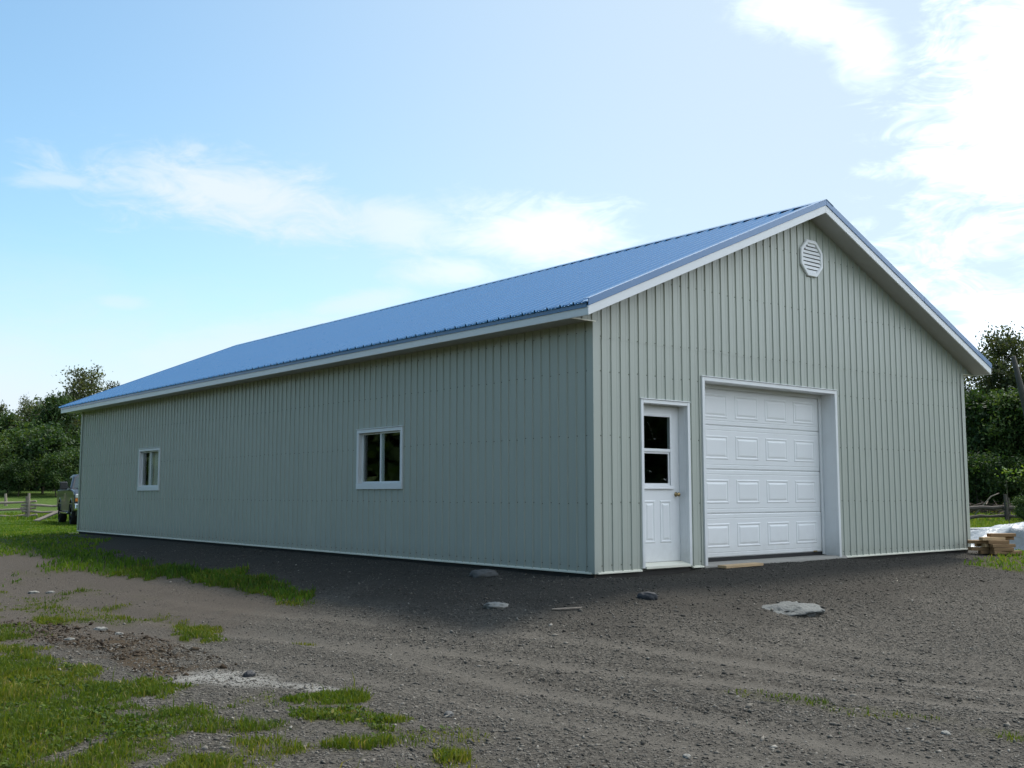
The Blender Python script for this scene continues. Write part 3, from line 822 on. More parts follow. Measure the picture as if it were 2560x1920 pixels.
MB().box(wx0, wx1, YF + .012, YF + .015, 1.53, wz1).build('pane', M['glass'], ed)
MB().box(wx0, wx1, YF + .018, YF + .021, wz0, 1.53).build('pane', M['glass'], ed)
raised_panel(ed, 1.118, .605, .215, .55, YF, deep=.8); raised_panel(ed, 1.425, .605, .215, .55, YF, deep=.8)
kn = MB(); rings = []
for n, r in ((0, .031), (.006, .031), (.010, .012), (.032, .011), (.038, .021), (.050, .027), (.062, .024), (.068, .010)):
    rings.append([(1.632 + r * math.cos(i * math.pi / 8), YF - n, .957 + r * math.sin(i * math.pi / 8)) for i in range(16)])
kn.loft(rings); kn.build('door_knob', M['brass'], ed, smooth=True)
MB().box(.84, 1.735, .05, DV + .03, -.30, .02).build('door_step', M['concrete'], ed)

# sliding windows on the long wall
def window(y0, y1, curtain):
    w = bpy.data.objects.new('window', None); link(w, barn)
    Z0, Z1 = 1.037, 1.992
    casing(w, left_map, y0, y1, Z0, Z1, .058, .030, .03, sill=.092)
    def bx(a, b, x0, x1, c, d, nm, mat, bev=.003):
        return MB().box(x0, x1, a, b, c, d).build(nm, mat, w, bevel=bev, seg=1)
    # side and head linings back to the frame
    bx(y0 + .030, y0 + .0575, .031, .11, Z0 + .05, Z1 - .03, 'jamb', M['white']); bx(y1 - .0575, y1 - .030, .031, .11, Z0 + .05, Z1 - .03, 'jamb', M['white'])
    f = MB(); a, b, c, d = y0 + .059, y1 - .059, Z0 + .093, Z1 - .059
    ym = (a + b) / 2
    for (p, q, x0) in ((a, ym + .030, .018), (ym - .030, b, .044)):
        s = MB()
        for u0, u1, v0, v1 in ((p, p + .034, c, d), (q - .034, q, c, d), (p + .034, q - .034, c, c + .030), (p + .034, q - .034, d - .024, d)):
            s.box(x0, x0 + .024, u0, u1, v0, v1)
        so = s.build('sash', M['white'], w)
        MB().box(x0 + .010, x0 + .014, p + .02, q - .02, c + .015, d - .012).build('pane', M['glass'], w)
    return w
window(4.155, 5.475, False)
window(13.82, 15.09, True)
cu = MB(); n = 40; pts = []
for i in range(n + 1):
    t = i / n; pts.append((.080 + .016 * math.sin(t * 34) + .008 * math.sin(t * 13), 13.88 + t * .88))
cu.add([(x, y, 1.0) for x, y in pts] + [(x, y, 2.0) for x, y in pts], [(i, i + 1, n + 2 + i, n + 1 + i) for i in range(n)])
tag(cu.build('curtain', M['curtain'], smooth=True), 'beige curtain behind the right pane of the far small window', 'curtain')
MB().box(.42, .53, 4.52, 4.60, .03, 2.6).build('inner_post', M['greywood'], barn)

# ------------------------------------------------------------------ trees and woods
def leaf_quads(P, size, rs, up=.35):
    """one small rhombus per point, turned at random"""
    n = len(P)
    a = rs.normal(size=(n, 3)); a /= np.linalg.norm(a, axis=1)[:, None]
    nr = rs.normal(size=(n, 3)); nr[:, 2] = np.abs(nr[:, 2]) + up
    b = np.cross(nr, a); b /= np.linalg.norm(b, axis=1)[:, None] + 1e-9
    s = (size * rs.uniform(.6, 1.4, n))[:, None]
    V = np.empty((n, 4, 3))
    V[:, 0] = P + a * s; V[:, 1] = P + b * s * .55; V[:, 2] = P - a * s; V[:, 3] = P - b * s * .55
    return V.reshape(-1, 3), np.arange(n * 4).reshape(n, 4)
def tree_proto(seed, H, RW, style, leafmat, nlimb=24, per=60, leaf=.13):
    rs = np.random.RandomState(seed)
    lean = rs.normal(0, .02, 2)
    def tp(t): return np.array([lean[0] * H * t + .10 * math.sin(t * 5 + seed), lean[1] * H * t + .10 * math.cos(t * 4 + seed * 2), H * t])
    wood = MB(); ts = np.linspace(0, .95, 8)
    wood.tube([tp(t) for t in ts] , [H * .017 * (1 - .88 * t) + .012 for t in ts], 7)
    wood.v = [(x, y, z - .15 if z < .05 else z) for x, y, z in wood.v]
    P = []; T = []
    for i in range(nlimb):
        t = {'round': .16, 'airy': .25, 'cone': .06}[style] + (.96 - {'round': .16, 'airy': .25, 'cone': .06}[style]) * (i + rs.rand()) / nlimb
        if style == 'round': prof = math.sin(min(1, (1 - t) * 1.25 + .08) * math.pi * .62) ** .8
        elif style == 'airy': prof = .35 + .65 * math.sin(math.pi * (1 - t) ** .9)
        else: prof = (1 - t) * 1.05 + .05
        ln = RW * prof * rs.uniform(.62, 1.18)
        az = i * 2.4 + rs.uniform(-.5, .5); el = rs.uniform(.15, .9) if style != 'cone' else rs.uniform(-.15, .25)
        d = np.array([math.cos(az) * math.cos(el), math.sin(az) * math.cos(el), math.sin(el)])
        p0 = tp(t); p1 = p0 + d * ln * .55 + np.array([0, 0, .08 * ln]); p2 = p0 + d * ln + np.array([0, 0, -.10 * ln if style == 'cone' else .12 * ln])
        wood.tube([p0, p1, p2], [H * .0062 * (1 - t * .6), H * .004 * (1 - t * .6), .006], 4, cap=False)
        nc = max(3, int(ln / .34))
        for j in range(nc):
            s = rs.uniform(.28, 1.05); q = p0 + (p2 - p0) * s + rs.normal(0, .17 * ln ** .5, 3)
            r = rs.uniform(.16, .40) * (1.15 if style != 'cone' else .8)
            m = int(per * rs.uniform(.5, 1.3))
            if rs.rand() < .25 and style == 'airy': m = int(m * .35)
            P.append(q + rs.normal(size=(m, 3)) * r * np.array([1, 1, .72])); T.append(np.clip(rs.uniform(.15, .75) + rs.normal(0, .14, m), 0, 1))
    P = np.concatenate(P); T = np.concatenate(T)
    keep = P[:, 2] > .12 * H * (style != 'cone'); P, T = P[keep], T[keep]
    V, Fq = leaf_quads(P, leaf, rs)
    wt_ = wood.build('trunk', M['bark'], None); COL.objects.unlink(wt_)
    cr = np_mesh('crown', V, Fq, M[leafmat], np.repeat(T, 4)); COL.objects.unlink(cr)
    return wt_, cr, H
PROTO = {
    'airy': tree_proto(3, 8.5, 1.45, 'airy', 'leaf_olive', 36, 34, .10),
    'airy2': tree_proto(8, 8.5, 1.9, 'airy', 'leaf_olive', 34, 60, .10),
    'round': tree_proto(5, 6.5, 2.1, 'round', 'leaf', 30, 80, .11),
    'round2': tree_proto(12, 6.5, 2.3, 'round', 'leaf_olive', 30, 74, .11),
    'spire': tree_proto(21, 6.0, 1.15, 'cone', 'leaf_olive', 40, 46, .09),
    'bush': tree_proto(31, 3.0, 1.5, 'round', 'leaf', 22, 90, .09),
    'tall': tree_proto(41, 9.0, 2.3, 'airy', 'leaf_olive', 44, 70, .10),
}
def plant_tree(name, kind, x, y, H, rz, label, cat='tree', group=None, wide=1.0):
    wt_, cr, H0 = PROTO[kind]
    o = thing(name, (x, y, GZ(x, y) - .02), label, cat, group, rz)
    s = H / H0
    o.scale = (s * wide, s * wide, s)
    for src in (wt_, cr):
        c = src.copy(); link(c, o)
    return o
LW = 'trees of the wood left of the barn'
plant_tree('deciduous_tree', 'airy', 15.0, 68.9, 8.5, .3, 'tall airy tree with see-through top, left of the two above the far roof corner', group=LW)
plant_tree('deciduous_tree', 'airy2', 16.73, 70.06, 8.5, 1.9, 'tall bushy-topped tree, right of the two standing above the far roof corner', group=LW)
plant_tree('deciduous_tree', 'airy', 18.6, 71.3, 7.9, 4.0, 'tree of which only the tip shows above the blue roof near the far corner', group=LW, wide=.8)
plant_tree('deciduous_tree', 'round', 12.9, 65.7, 6.3, .9, 'dense dark tree touching the far end of the eave', group=LW, wide=.85)
plant_tree('deciduous_tree', 'round2', 14.1, 68.0, 6.3, 2.7, 'tree filling in directly below the two tall tree tops', group=LW, wide=.75)
plant_tree('deciduous_tree', 'round2', 12.62, 68.6, 5.9, 3.3, 'olive tree with rounded top, next left from the dense dark tree at the eave', group=LW, wide=.75)
plant_tree('deciduous_tree', 'airy2', 12.94, 73.5, 6.5, 5.1, 'small tree with a tufted top in the middle of the left wood', group=LW, wide=.85)
plant_tree('deciduous_tree', 'round', 11.2, 70.76, 5.3, 4.4, 'dark tree left of the tufted top in the left wood', group=LW, wide=.8)
plant_tree('conifer_tree', 'spire', 12.1, 77.2, 6.6, .5, 'slender pale spire-shaped tree at the left edge of the picture', group=LW, wide=.8)
plant_tree('deciduous_tree', 'round2', 10.0, 72.6, 4.9, 1.4, 'low rounded tree at the far left edge below the pale spire', group=LW)
plant_tree('deciduous_tree', 'round', 7.4, 75.5, 5.6, 2.1, 'tree just beyond the left edge of the picture in the left wood', group=LW)
US = 'bushes along the foot of the left wood'
for (x, y, H, rz, lb) in ((10.7, 60.1, 3.7, .2, 'tallest bush in front of the left wood, above the pickup mirror'),
                          (9.3, 62.4, 3.3, 1.2, 'bush at the foot of the left wood above the fence post'),
                          (10.5, 56.8, 2.2, 2.2, 'low bush just left of the pickup roof'),
                          (7.6, 60.4, 2.8, 3.2, 'bush at the left edge below the pale spire-shaped tree'),
                          (11.6, 57.0, 2.4, 4.2, 'bush directly behind the pickup roof'),
                          (8.7, 58.2, 1.9, 5.2, 'lowest bush at the foot of the left wood, over the top fence rail')):
    plant_tree('bush', 'bush', x, y, H, rz, lb, 'bush', US)
RW_ = 'trees of the wood right of the barn'
plant_tree('deciduous_tree', 'tall', 50.37, 18.62, 9.3, 0, 'tallest back-lit tree right of the barn beside the dead trunk', group=RW_, wide=.8)
plant_tree('deciduous_tree', 'airy', 51.76, 20.16, 8.4, 1, 'thin-topped tree just past the right eave tip', group=RW_, wide=.8)
plant_tree('deciduous_tree', 'airy2', 49.0, 20.2, 7.0, 2, 'tree below the right eave tip, close to the barn wall', group=RW_)
plant_tree('deciduous_tree', 'airy2', 49.4, 17.0, 7.7, 3, 'back-lit tree behind the dead trunk at the right edge', group=RW_)
plant_tree('deciduous_tree', 'tall', 52.4, 16.6, 8.6, 4, 'tree at the right edge of the picture beyond the dead trunk', group=RW_)
plant_tree('deciduous_tree', 'round', 45.5, 17.9, 5.9, 5, 'dense dark tree hard against the right wall edge of the barn', group=RW_)
plant_tree('deciduous_tree', 'round', 45.96, 16.0, 5.8, .6, 'dense dark tree in front, under the tallest right-hand tree', group=RW_)
plant_tree('deciduous_tree', 'round', 46.6, 14.6, 5.6, 1.6, 'dense dark tree at the right edge behind the leaning dead trunk', group=RW_)
plant_tree('bush', 'bush', 42.4, 16.5, 2.4, 2.6, 'bush at the foot of the right wood, beside the barn wall', 'bush')
plant_tree('bush', 'bush', 43.6, 15.0, 2.2, 3.6, 'bush at the foot of the right wood, behind the fence post', 'bush')

def bank(name, A, B, depth, h, n, leaf, seed, label, mat='leaf'):
    """a mass of foliage too dense to tell the plants apart"""
    rs = np.random.RandomState(seed); A = np.array(A); B = np.array(B); L_ = np.linalg.norm(B - A); dr = (B - A) / L_; nr = np.array([-dr[1], dr[0]])
    t = rs.rand(n) * L_; v = rs.rand(n)
    hh = h * (.55 + .75 * fbm(t * .35 + seed, np.zeros(n) + seed * 3.1, seed, 4))
    z = hh * (1 - rs.rand(n) ** 1.7 * 1.0)
    # clump the leaves
    cl = fbm(t * 1.6, z * 1.6 + seed, seed + 2, 3)
    off = (v - .5) * depth * (1 - .45 * (z / hh) ** 2) + (cl - .5) * 1.6
    x = A[0] + dr[0] * t + nr[0] * off; y = A[1] + dr[1] * t + nr[1] * off
    zz = base_z(x, y) + z
    V, Fq = leaf_quads(np.stack([x, y, zz], 1), leaf, rs)
    o = np_mesh(name, V, Fq, M[mat], np.repeat(np.clip(cl * 1.1 - .12 + rs.normal(0, .12, n), 0, 1), 4))
    return tag(o, label, 'undergrowth', kind='stuff')
bank('undergrowth', (4.5, 77.6), (21.5, 63.6), 5.0, 4.0, 34000, .17, 4, 'dense dark undergrowth filling the left wood')
bank('undergrowth', (44.6, 22.4), (55.0, 13.2), 5.0, 4.7, 26000, .15, 9, 'dense dark undergrowth filling the right wood')
# the wood goes on all round the clearing
rs = np.random.RandomState(77); n = 110000
az = rs.rand(n) * 2 * math.pi; rad = 92 + rs.rand(n) * 14 + 6 * np.sin(az * 5)
hh = 5.6 * (.6 + .7 * fbm(az * 22, az * 0 + 4, 5, 4)); z = hh * rs.rand(n) ** .85
rel = (az - YAW + math.pi) % (2 * math.pi) - math.pi; side = sm(-.75, -1.0, rel) * sm(-3.1, -2.7, rel); rad = rad - 34 * side; z = z * (1 + .55 * side + 1.1 * sm(.8, 1.2, rel) + 1.1 * sm(-2.7, -3.1, rel))  # unseen left part of the wood set nearer and taller to dim the long wall
xx = CAM[0] + rad * np.sin(az); yy = CAM[1] + rad * np.cos(az)
V, Fq = leaf_quads(np.stack([xx, yy, base_z(xx, yy) + z], 1), .72, rs)
tag(np_mesh('woodland', V, Fq, M['leaf'], np.repeat(np.clip(rs.normal(.42, .2, n), 0, 1), 4)), 'far-off wood closing the view round the clearing', 'woodland', kind='stuff')

# leaning dead trunk on the right
sn = thing('dead_tree', (42.35, 13.0, GZ(42.35, 13.0) - .1), 'bare grey dead trunk leaning left at the right edge', 'dead tree')
mb = MB(); mb.tube([(0, 0, 0), (-.22, .16, 1.6), (-.55, .36, 3.6), (-.95, .56, 5.6), (-1.40, .72, 7.5)], [.24, .21, .185, .15, .105], 9); mb.build('trunk', M['snag'], sn, smooth=True)
for (p, q, r) in (((-.95, .56, 5.6), (-1.25, .2, 6.0), .03), ((-.6, .4, 3.9), (-.2, .2, 4.3), .035), ((-1.2, .65, 6.7), (-1.0, .5, 7.2), .03)):
    MB().tube([p, q], [r, r * .5], 5).build('branch_stub', M['snag'], sn)
# saplings with bright leaves near the fence
def sapling(x, y, H, seed, label, sprays):
    o = thing('sapling', (x, y, GZ(x, y)), label, 'sapling'); rs = np.random.RandomState(seed)
    mb = MB(); mb.tube([(0, 0, 0), (.03, .02, H * .5), (-.02, .03, H)], [.018, .013, .006], 5); mb.build('stem', M['bark'], o)
    P = []
    for (dx, dy, dz, r, m) in sprays: P.append(np.array([dx, dy, dz]) + rs.normal(size=(m, 3)) * np.array([r, r, r * .45]))
    P = np.concatenate(P); V, Fq = leaf_quads(P, .06, rs, 1.2)
    np_mesh('foliage', V, Fq, M['leaf_bright'], np.repeat(np.clip(rs.normal(.55, .2, len(P)), 0, 1), 4), o)
sapling(25.03, 6.77, 1.95, 2, 'thin sapling with a small tuft of pale leaves, behind the fence', [(0, 0, 1.93, .13, 40), (.1, -.05, 1.7, .08, 12)])
sapling(25.75, 6.15, 2.4, 3, 'leafy bright green sapling at the right edge of the picture', [(-.12, .1, 2.05, .16, 60), (-.25, .2, 1.9, .12, 30), (.1, 0, 2.3, .15, 60), (.2, -.1, 1.6, .2, 60)])
plant_tree('bush', 'bush', 34.35, 10.55, .95, 1.1, 'leafy green shrub growing against the right fence post', 'bush', wide=.95)
sapling(5.4, 36.6, .95, 5, 'small yellow-green weed behind the pickup bed', [(0, 0, .8, .16, 60), (.1, -.1, .6, .16, 40)])

# ------------------------------------------------------------------ rail fences
def rail(parent, a, b, r, seed, mat):
    rs = random.Random(seed); a = Vector(a); b = Vector(b); n = 9; pts = []; rad = []
    for i in range(n):
        t = i / (n - 1); p = a.lerp(b, t) + Vector((rs.uniform(-.02, .02), rs.uniform(-.02, .02), rs.uniform(-.022, .022) - .05 * math.sin(t * math.pi) * rs.uniform(.2, 1)))
        pts.append(p); rad.append(r * rs.uniform(.82, 1.2) * (1.1 - .25 * t))
    return MB().tube(pts, rad, 7).build('rail', mat, parent)
def post(parent, x, y, z0, z1, r, seed, mat):
    rs = random.Random(seed)
    return MB().tube([(x, y, z0 - .2), (x + rs.uniform(-.02, .02), y, (z0 + z1) / 2), (x + rs.uniform(-.04, .04), y + rs.uniform(-.03, .03), z1)], [r * 1.1, r, r * .85], 7).build('post', mat, parent)
fl = thing('rail_fence', (4.35, 39.8, GZ(4.35, 39.8)), 'weathered split rail fence on the lawn left of the pickup', 'fence')
O = Vector((4.35, 39.8, GZ(4.35, 39.8))); e = Vector(RGT)          # runs across, e to the right
def L(s, d, z): q = e * s + Vector(FWD).cross(Vector((0, 0, 1))).cross(Vector((0, 0, 1))) * -d; return (q.x, q.y, z)
gzo = 0.0
for s, d, h in ((-3.25, 0, 1.05), (-3.12, .1, 1.0), (0, 0, 1.12), (-.12, .10, .98), (3.1, 0, 1.05), (3.0, .1, 1.0)):
    q = L(s, d, 0); post(fl, q[0], q[1], 0, h, .062, int(s * 10 + 50), M['greywood'])
for k, (s0, s1, z0, z1, d, r) in enumerate(((-3.4, .28, .66, .76, .05, .055), (-3.4, .12, .34, .44, .05, .055), (-3.3, .1, .12, .14, .05, .05), (-.35, 3.2, .60, .55, .05, .055), (-.3, 3.2, .33, .28, .05, .05), (-.25, .35, .17, .17, .06, .05), (-.25, .38, .05, .06, .06, .05), (-.38, .3, .48, .50, .06, .045),
                                           (3.0, 6.3, .7, .66, .05, .055), (3.0, 6.3, .35, .3, .05, .05), (-6.5, -3.1, .7, .66, .05, .055), (-6.5, -3.1, .36, .3, .05, .05))):
    rail(fl, L(s0, d, z0), L(s1, d, z1), r, k + 3, M['greywood'])
mb = MB(); P0 = Vector((3.75, 36.45, GZ(3.75, 36.45) + .02)); P1 = Vector((4.75, 36.1, .33)); dr = (P1 - P0).normalized(); sd_ = Vector((-.38, .92, 0)).normalized() * .17; th = Vector((0, 0, .05))
mb.loft([[tuple(P0 - sd_), tuple(P0 + sd_), tuple(P0 + sd_ + th), tuple(P0 - sd_ + th)], [tuple(P1 - sd_), tuple(P1 + sd_), tuple(P1 + sd_ + th), tuple(P1 - sd_ + th)]])
tag(mb.build('plank', M['greywood']), 'grey plank propped up off the lawn beside the pickup rear wheel', 'plank')
pp = MB().tube([(6.0, 50.1, GZ(6, 50.1) - .2), (6.02, 50.1, .5), (5.98, 50.12, .98)], [.085, .08, .06], 7).build('fence_post', M['greywood'])
tag(pp, 'lone pointed post in the meadow behind the left rail fence', 'post')

fr2 = thing('rail_fence', (35.05, 11.6, GZ(35.05, 11.6)), 'dark old split rail fence right of the barn behind the tarp', 'fence')
g0 = GZ(35.05, 11.6)
for s, d, h in ((0, 0, 1.14), (.16, .1, 1.0), (-3.0, 0, 1.1), (-2.9, .1, 1.05), (3.2, 0, 1.1), (3.3, .1, 1.0)):
    q = L(s, d, 0); post(fr2, q[0], q[1], 0, h, .075 if d == 0 else .06, int(s * 10 + 90), M['darkrail'])
for k, (s0, s1, z0, z1, d, r) in enumerate(((-3.2, .3, .60, .60, .05, .085), (-3.2, .2, .22, .26, .05, .07), (-.8, .15, .05, .06, .05, .07), (-.1, 3.4, .60, .36, .05, .08), (-.1, 3.4, .26, .16, .05, .06), (-6.2, -2.9, .62, .6, .05, .08), (-6.2, -2.9, .25, .25, .05, .07))):
    rail(fr2, L(s0, d, z0), L(s1, d, z1), r, k + 40, M['darkrail'])

# brush heap at the edge of the right wood
rs = np.random.RandomState(15); mb = MB(); tints = []
for i in range(420):
    s = rs.uniform(-3.2, 3.2); d = rs.normal(0, .5); hgt = max(.05, .55 * math.exp(-(d / .7) ** 2) * (1 - (s / 3.6) ** 2)) * rs.rand()
    q = e * s + Vector(FWD).normalized() * d; a = rs.uniform(0, 6.28); ln = rs.uniform(.3, 1.1); up = rs.normal(0, .18)
    v = Vector((math.cos(a), math.sin(a), up)) * ln * .5; p = Vector((q.x, q.y, hgt)); r = rs.uniform(.008, .03)
    k0 = len(mb.v); mb.tube([p - v, p + v * .2 + Vector((0, 0, .03)), p + v], [r, r * .8, r * .4], 4); tints += [np.clip(rs.normal(.5, .25), 0, 1)] * (len(mb.v) - k0)
bp = mb.build('brush_heap', M['brush']); bp.location = (40.3, 15.0, GZ(40.3, 15.0)); add_attr(bp, 'tint', np.array(tints))
tag(bp, 'heap of cut brush and sticks along the foot of the right wood', 'brush heap')
lg = MB(); lg.tube([(38.3, 14.6, GZ(38.3, 14.6) + .05), (38.7, 14.0, .85), (38.95, 13.75, 1.0)], [.028, .026, .014], 6)
tag(lg.build('broken_branch', M['greywood'], smooth=True), 'pale broken branch sticking out of the brush heap', 'branch')

# ------------------------------------------------------------------ pickup behind the far corner
def make_truck():
    hd = Vector((-.184, -.983, 0)).normalized()
    rz = math.atan2(hd.y, hd.x)
    wheel_w = Vector((3.63, 31.31, 0))               # where the front right wheel stands
    org = wheel_w - Matrix.Rotation(rz, 3, 'Z') @ Vector((1.85, -.86, 0))
    t = thing('pickup_truck', (org.x, org.y, GZ(org.x, org.y)), 'pewter grey pickup truck parked behind the far left corner of the barn', 'pickup truck', rz=rz)
    wy = .985
    def arch(cx, r=.50, z=.42, n=9): return [(cx + r * math.cos(a), z + r * math.sin(a)) for a in np.linspace(0.12, math.pi - .12, n)]
    prof = [(-2.86, .62), (-2.90, .75), (-2.88, 1.30), (-.98, 1.33), (.98, 1.33), (1.6, 1.31), (2.45, 1.24), (2.72, 1.14), (2.80, .95), (2.82, .66), (2.74, .52)]
    prof += arch(1.85) + [(1.2, .47), (-1.2, .47)] + arch(-1.80) + [(-2.4, .55)]
    body = MB(); body.prism(prof, 'y', -wy, wy); body.build('body', M['paint'], t, bevel=.055, seg=3)
    # flared arches
    for cx in (1.85, -1.80):
        for s in (-1, 1):
            f = MB(); a1 = arch(cx, .50, .42, 13); a2 = arch(cx, .57, .42, 13)
            f.prism(a1 + a2[::-1], 'y', s * (wy - .02), s * (wy + .016)); f.build('wheel_arch', M['paint'], t, bevel=.015)
    def ringr(z, x0, x1, y, ch): return [(x0, -y + ch, z), (x0 + ch, -y, z), (x1 - ch, -y, z), (x1, -y + ch, z), (x1, y - ch, z), (x1 - ch, y, z), (x0 + ch, y, z), (x0, y - ch, z)]
    cab = MB(); cab.loft([ringr(1.32, -.95, 1.02, .93, .06), ringr(1.80, -.80, .28, .76, .06), ringr(1.885, -.68, .12, .68, .12), ringr(1.905, -.5, -.1, .5, .12)]); cab.build('cab', M['paint'], t, smooth=False, bevel=.03)
    def side_pt(s, u, v): return ((-.95 + .15 * v) + ((1.02 - .74 * v) - (-.95 + .15 * v)) * u, s * (.93 - .17 * v + .006), 1.32 + .48 * v)
    for s in (-1, 1):
        for u0, u1, u2, u3 in ((.07, .44, .42, .09), (.49, .90, .84, .47)):
            q = [side_pt(s, u0, .10), side_pt(s, u1, .10), side_pt(s, u2, .90), side_pt(s, u3, .90)]
            MB().add(q, [(0, 1, 2, 3)]).build('side_window', M['carglass'], t)
    MB().add([(1.025 - .074, -.80, 1.37), (1.025 - .074, .80, 1.37), (.345, .66, 1.77), (.345, -.66, 1.77)], [(0, 1, 2, 3)]).build('windshield', M['carglass'], t)
    MB().add([(-.955 + .02, -.74, 1.40), (-.955 + .02, .74, 1.40), (-.818, .64, 1.75), (-.818, -.64, 1.75)], [(0, 1, 2, 3)]).build('rear_window', M['carglass'], t)
    bed = MB(); bed.box(-2.80, -1.05, -.80, .80, 1.305, 1.332); bed.build('bed_liner', M['blackplastic'], t)
    hood = MB(); hood.prism([(1.05, 1.31), (1.05, 1.36), (1.9, 1.365), (2.5, 1.29), (2.66, 1.20), (2.5, 1.18)], 'y', -.72, .72); hood.build('hood', M['paint'], t, bevel=.05)
    g = MB(); g.box(2.76, 2.845, -.62, .62, .80, 1.14); gg = g.build('grille', M['blackplastic'], t, bevel=.02)
    for z in (.86, .97, 1.08): MB().box(2.85, 2.868, -.60, .60, z - .016, z + .016).build('bar', M['chrome'], gg)
    for s in (-1, 1):
        y0, y1 = sorted((s * .64, s * .955))
        MB().box(2.70, 2.835, y0, y1, .99, 1.135).build('headlight', M['lens'], t, bevel=.03)
        MB().box(2.70, 2.830, y0, y1, .86, .975).build('turn_signal', M['amber'], t, bevel=.02)
        y0, y1 = sorted((s * 1.0, s * 1.27))
        mi = MB().box(.62, .74, y0, y1, 1.30, 1.60).build('mirror', M['blackplastic'], t, bevel=.04)
        y0, y1 = sorted((s * .93, s * 1.02)); MB().box(.64, .72, y0, y1, 1.36, 1.42).build('arm', M['blackplastic'], mi)
        y0, y1 = sorted((s * .92, s * 1.05)); MB().box(-1.05, 1.15, y0, y1, .40, .46).build('running_board', M['chrome'], t, bevel=.02)
        MB().box(.12, .30, *sorted((s * .988, s * 1.015)), 1.14, 1.18).build('door_handle', M['chrome'], t)
        MB().box(-2.5, 2.4, *sorted((s * .986, s * .998)), .76, .80).build('side_moulding', M['paint'], t)
        y0, y1 = sorted((s * .60, s * .92)); MB().box(-2.93, -2.86, y0, y1, .95, 1.25).build('tail_light', M['amber'], t)
    fb = MB(); fb.prism([(2.74, .52), (2.96, .54), (3.00, .62), (2.98, .79), (2.78, .82)], 'y', -.97, .97); fb.build('front_bumper', M['chrome'], t, bevel=.03)
    va = MB(); va.prism([(2.60, .34), (2.88, .38), (2.92, .53), (2.62, .53)], 'y', -.90, .90); va.build('air_dam', M['blackplastic'], t, bevel=.02)
    rb = MB(); rb.box(-3.02, -2.88, -.95, .95, .52, .70); rb.build('rear_bumper', M['chrome'], t, bevel=.03)
    un = MB(); un.box(-2.6, 2.5, -.75, .75, .34, .56); un.build('underbody', M['blackplastic'], t)
    for cx in (1.85, -1.80):
        for s in (-1, 1):
            w = bpy.data.objects.new('wheel', None); link(w, t); w.location = (cx, s * .86, .395)
            ty = MB(); rings = []
            for y, r in ((-.13, .25), (-.135, .34), (-.115, .385), (-.07, .397), (.07, .397), (.115, .385), (.135, .34), (.13, .25)):
                rings.append([(r * math.cos(k * math.pi / 14), y, r * math.sin(k * math.pi / 14)) for k in range(28)])
            ty.loft(rings, cap=False); ty.build('tyre', M['tyre'], w, smooth=True)
            rm = MB(); rr = []
            for y, r in ((.06, .255), (.10, .25), (.085, .20), (.05, .17), (.10, .07), (.11, .05)):
                rr.append([(r * math.cos(k * math.pi / 10), s * y, r * math.sin(k * math.pi / 10)) for k in range(20)])
            rm.loft(rr); rm.build('rim', M['chrome'], w)
make_truck()

# ------------------------------------------------------------------ lumber, tarp, rocks, board
rl = random.Random(11)
LC = Vector((9.02, -.52)); ax = Vector((RGT.x, RGT.y)); ay = Vector((FWD.x, FWD.y)).normalized()
lz = GZ(LC.x, LC.y); first = None
pieces = []
ORD = ('first', 'second', 'third', 'fourth', 'fifth', 'sixth', 'seventh', 'eighth')
for lay in range(6):
    rows = (-.19, -.06, .07) if lay < 4 else ((-.12, .04) if lay < 5 else (-.02,))
    for r_ in rows:
        ln = rl.choice((.36, .44, .50, .56)) * (1 if lay < 5 else 1.05)
        off = rl.uniform(-.15, .15) + (.05 if lay > 3 else 0)
        pieces.append(('%s board from the front, %s layer of the lumber pile' % (ORD[rows.index(r_)], ORD[lay] + ('' if lay else ' and lowest')), off, r_ + rl.uniform(-.02, .02), lz + .012 + lay * .058, ln, rl.uniform(-.28, .28) + .12, rl.choice((.09, .10, .13))))
    if lay in (1, 3): pieces.append(('block laid crosswise at the left end, %s layer of the lumber pile' % ORD[lay], -.30 + rl.uniform(-.04, .04), -.05, lz + .012 + lay * .058, .16, 1.4 + rl.uniform(-.2, .2), .3))
for i, (lab, off, r_, z, ln, ang, wd) in enumerate(pieces):
    c = LC + ax * off + ay * r_
    o = MB().box(-ln / 2, ln / 2, -wd / 2, wd / 2, 0, .055).build('board_offcut', M['newwood'] if rl.random() < .25 else M['lumber'], bevel=.003, seg=1)
    o.location = (c.x, c.y, z); o.rotation_euler = (rl.uniform(-.02, .02), 0, math.atan2(ax.y, ax.x) + ang)
    tag(o, lab, 'board', 'boards in the lumber pile')
bo = MB().box(-.43, .43, -.07, .07, 0, .035).build('loose_board', M['newwood'], bevel=.004)
bo.location = (2.52, -.215, GZ(2.52, -.215) + .004); bo.rotation_euler = (.03, .0, .06)
tag(bo, 'pale new board lying on the gravel before the overhead door', 'board')

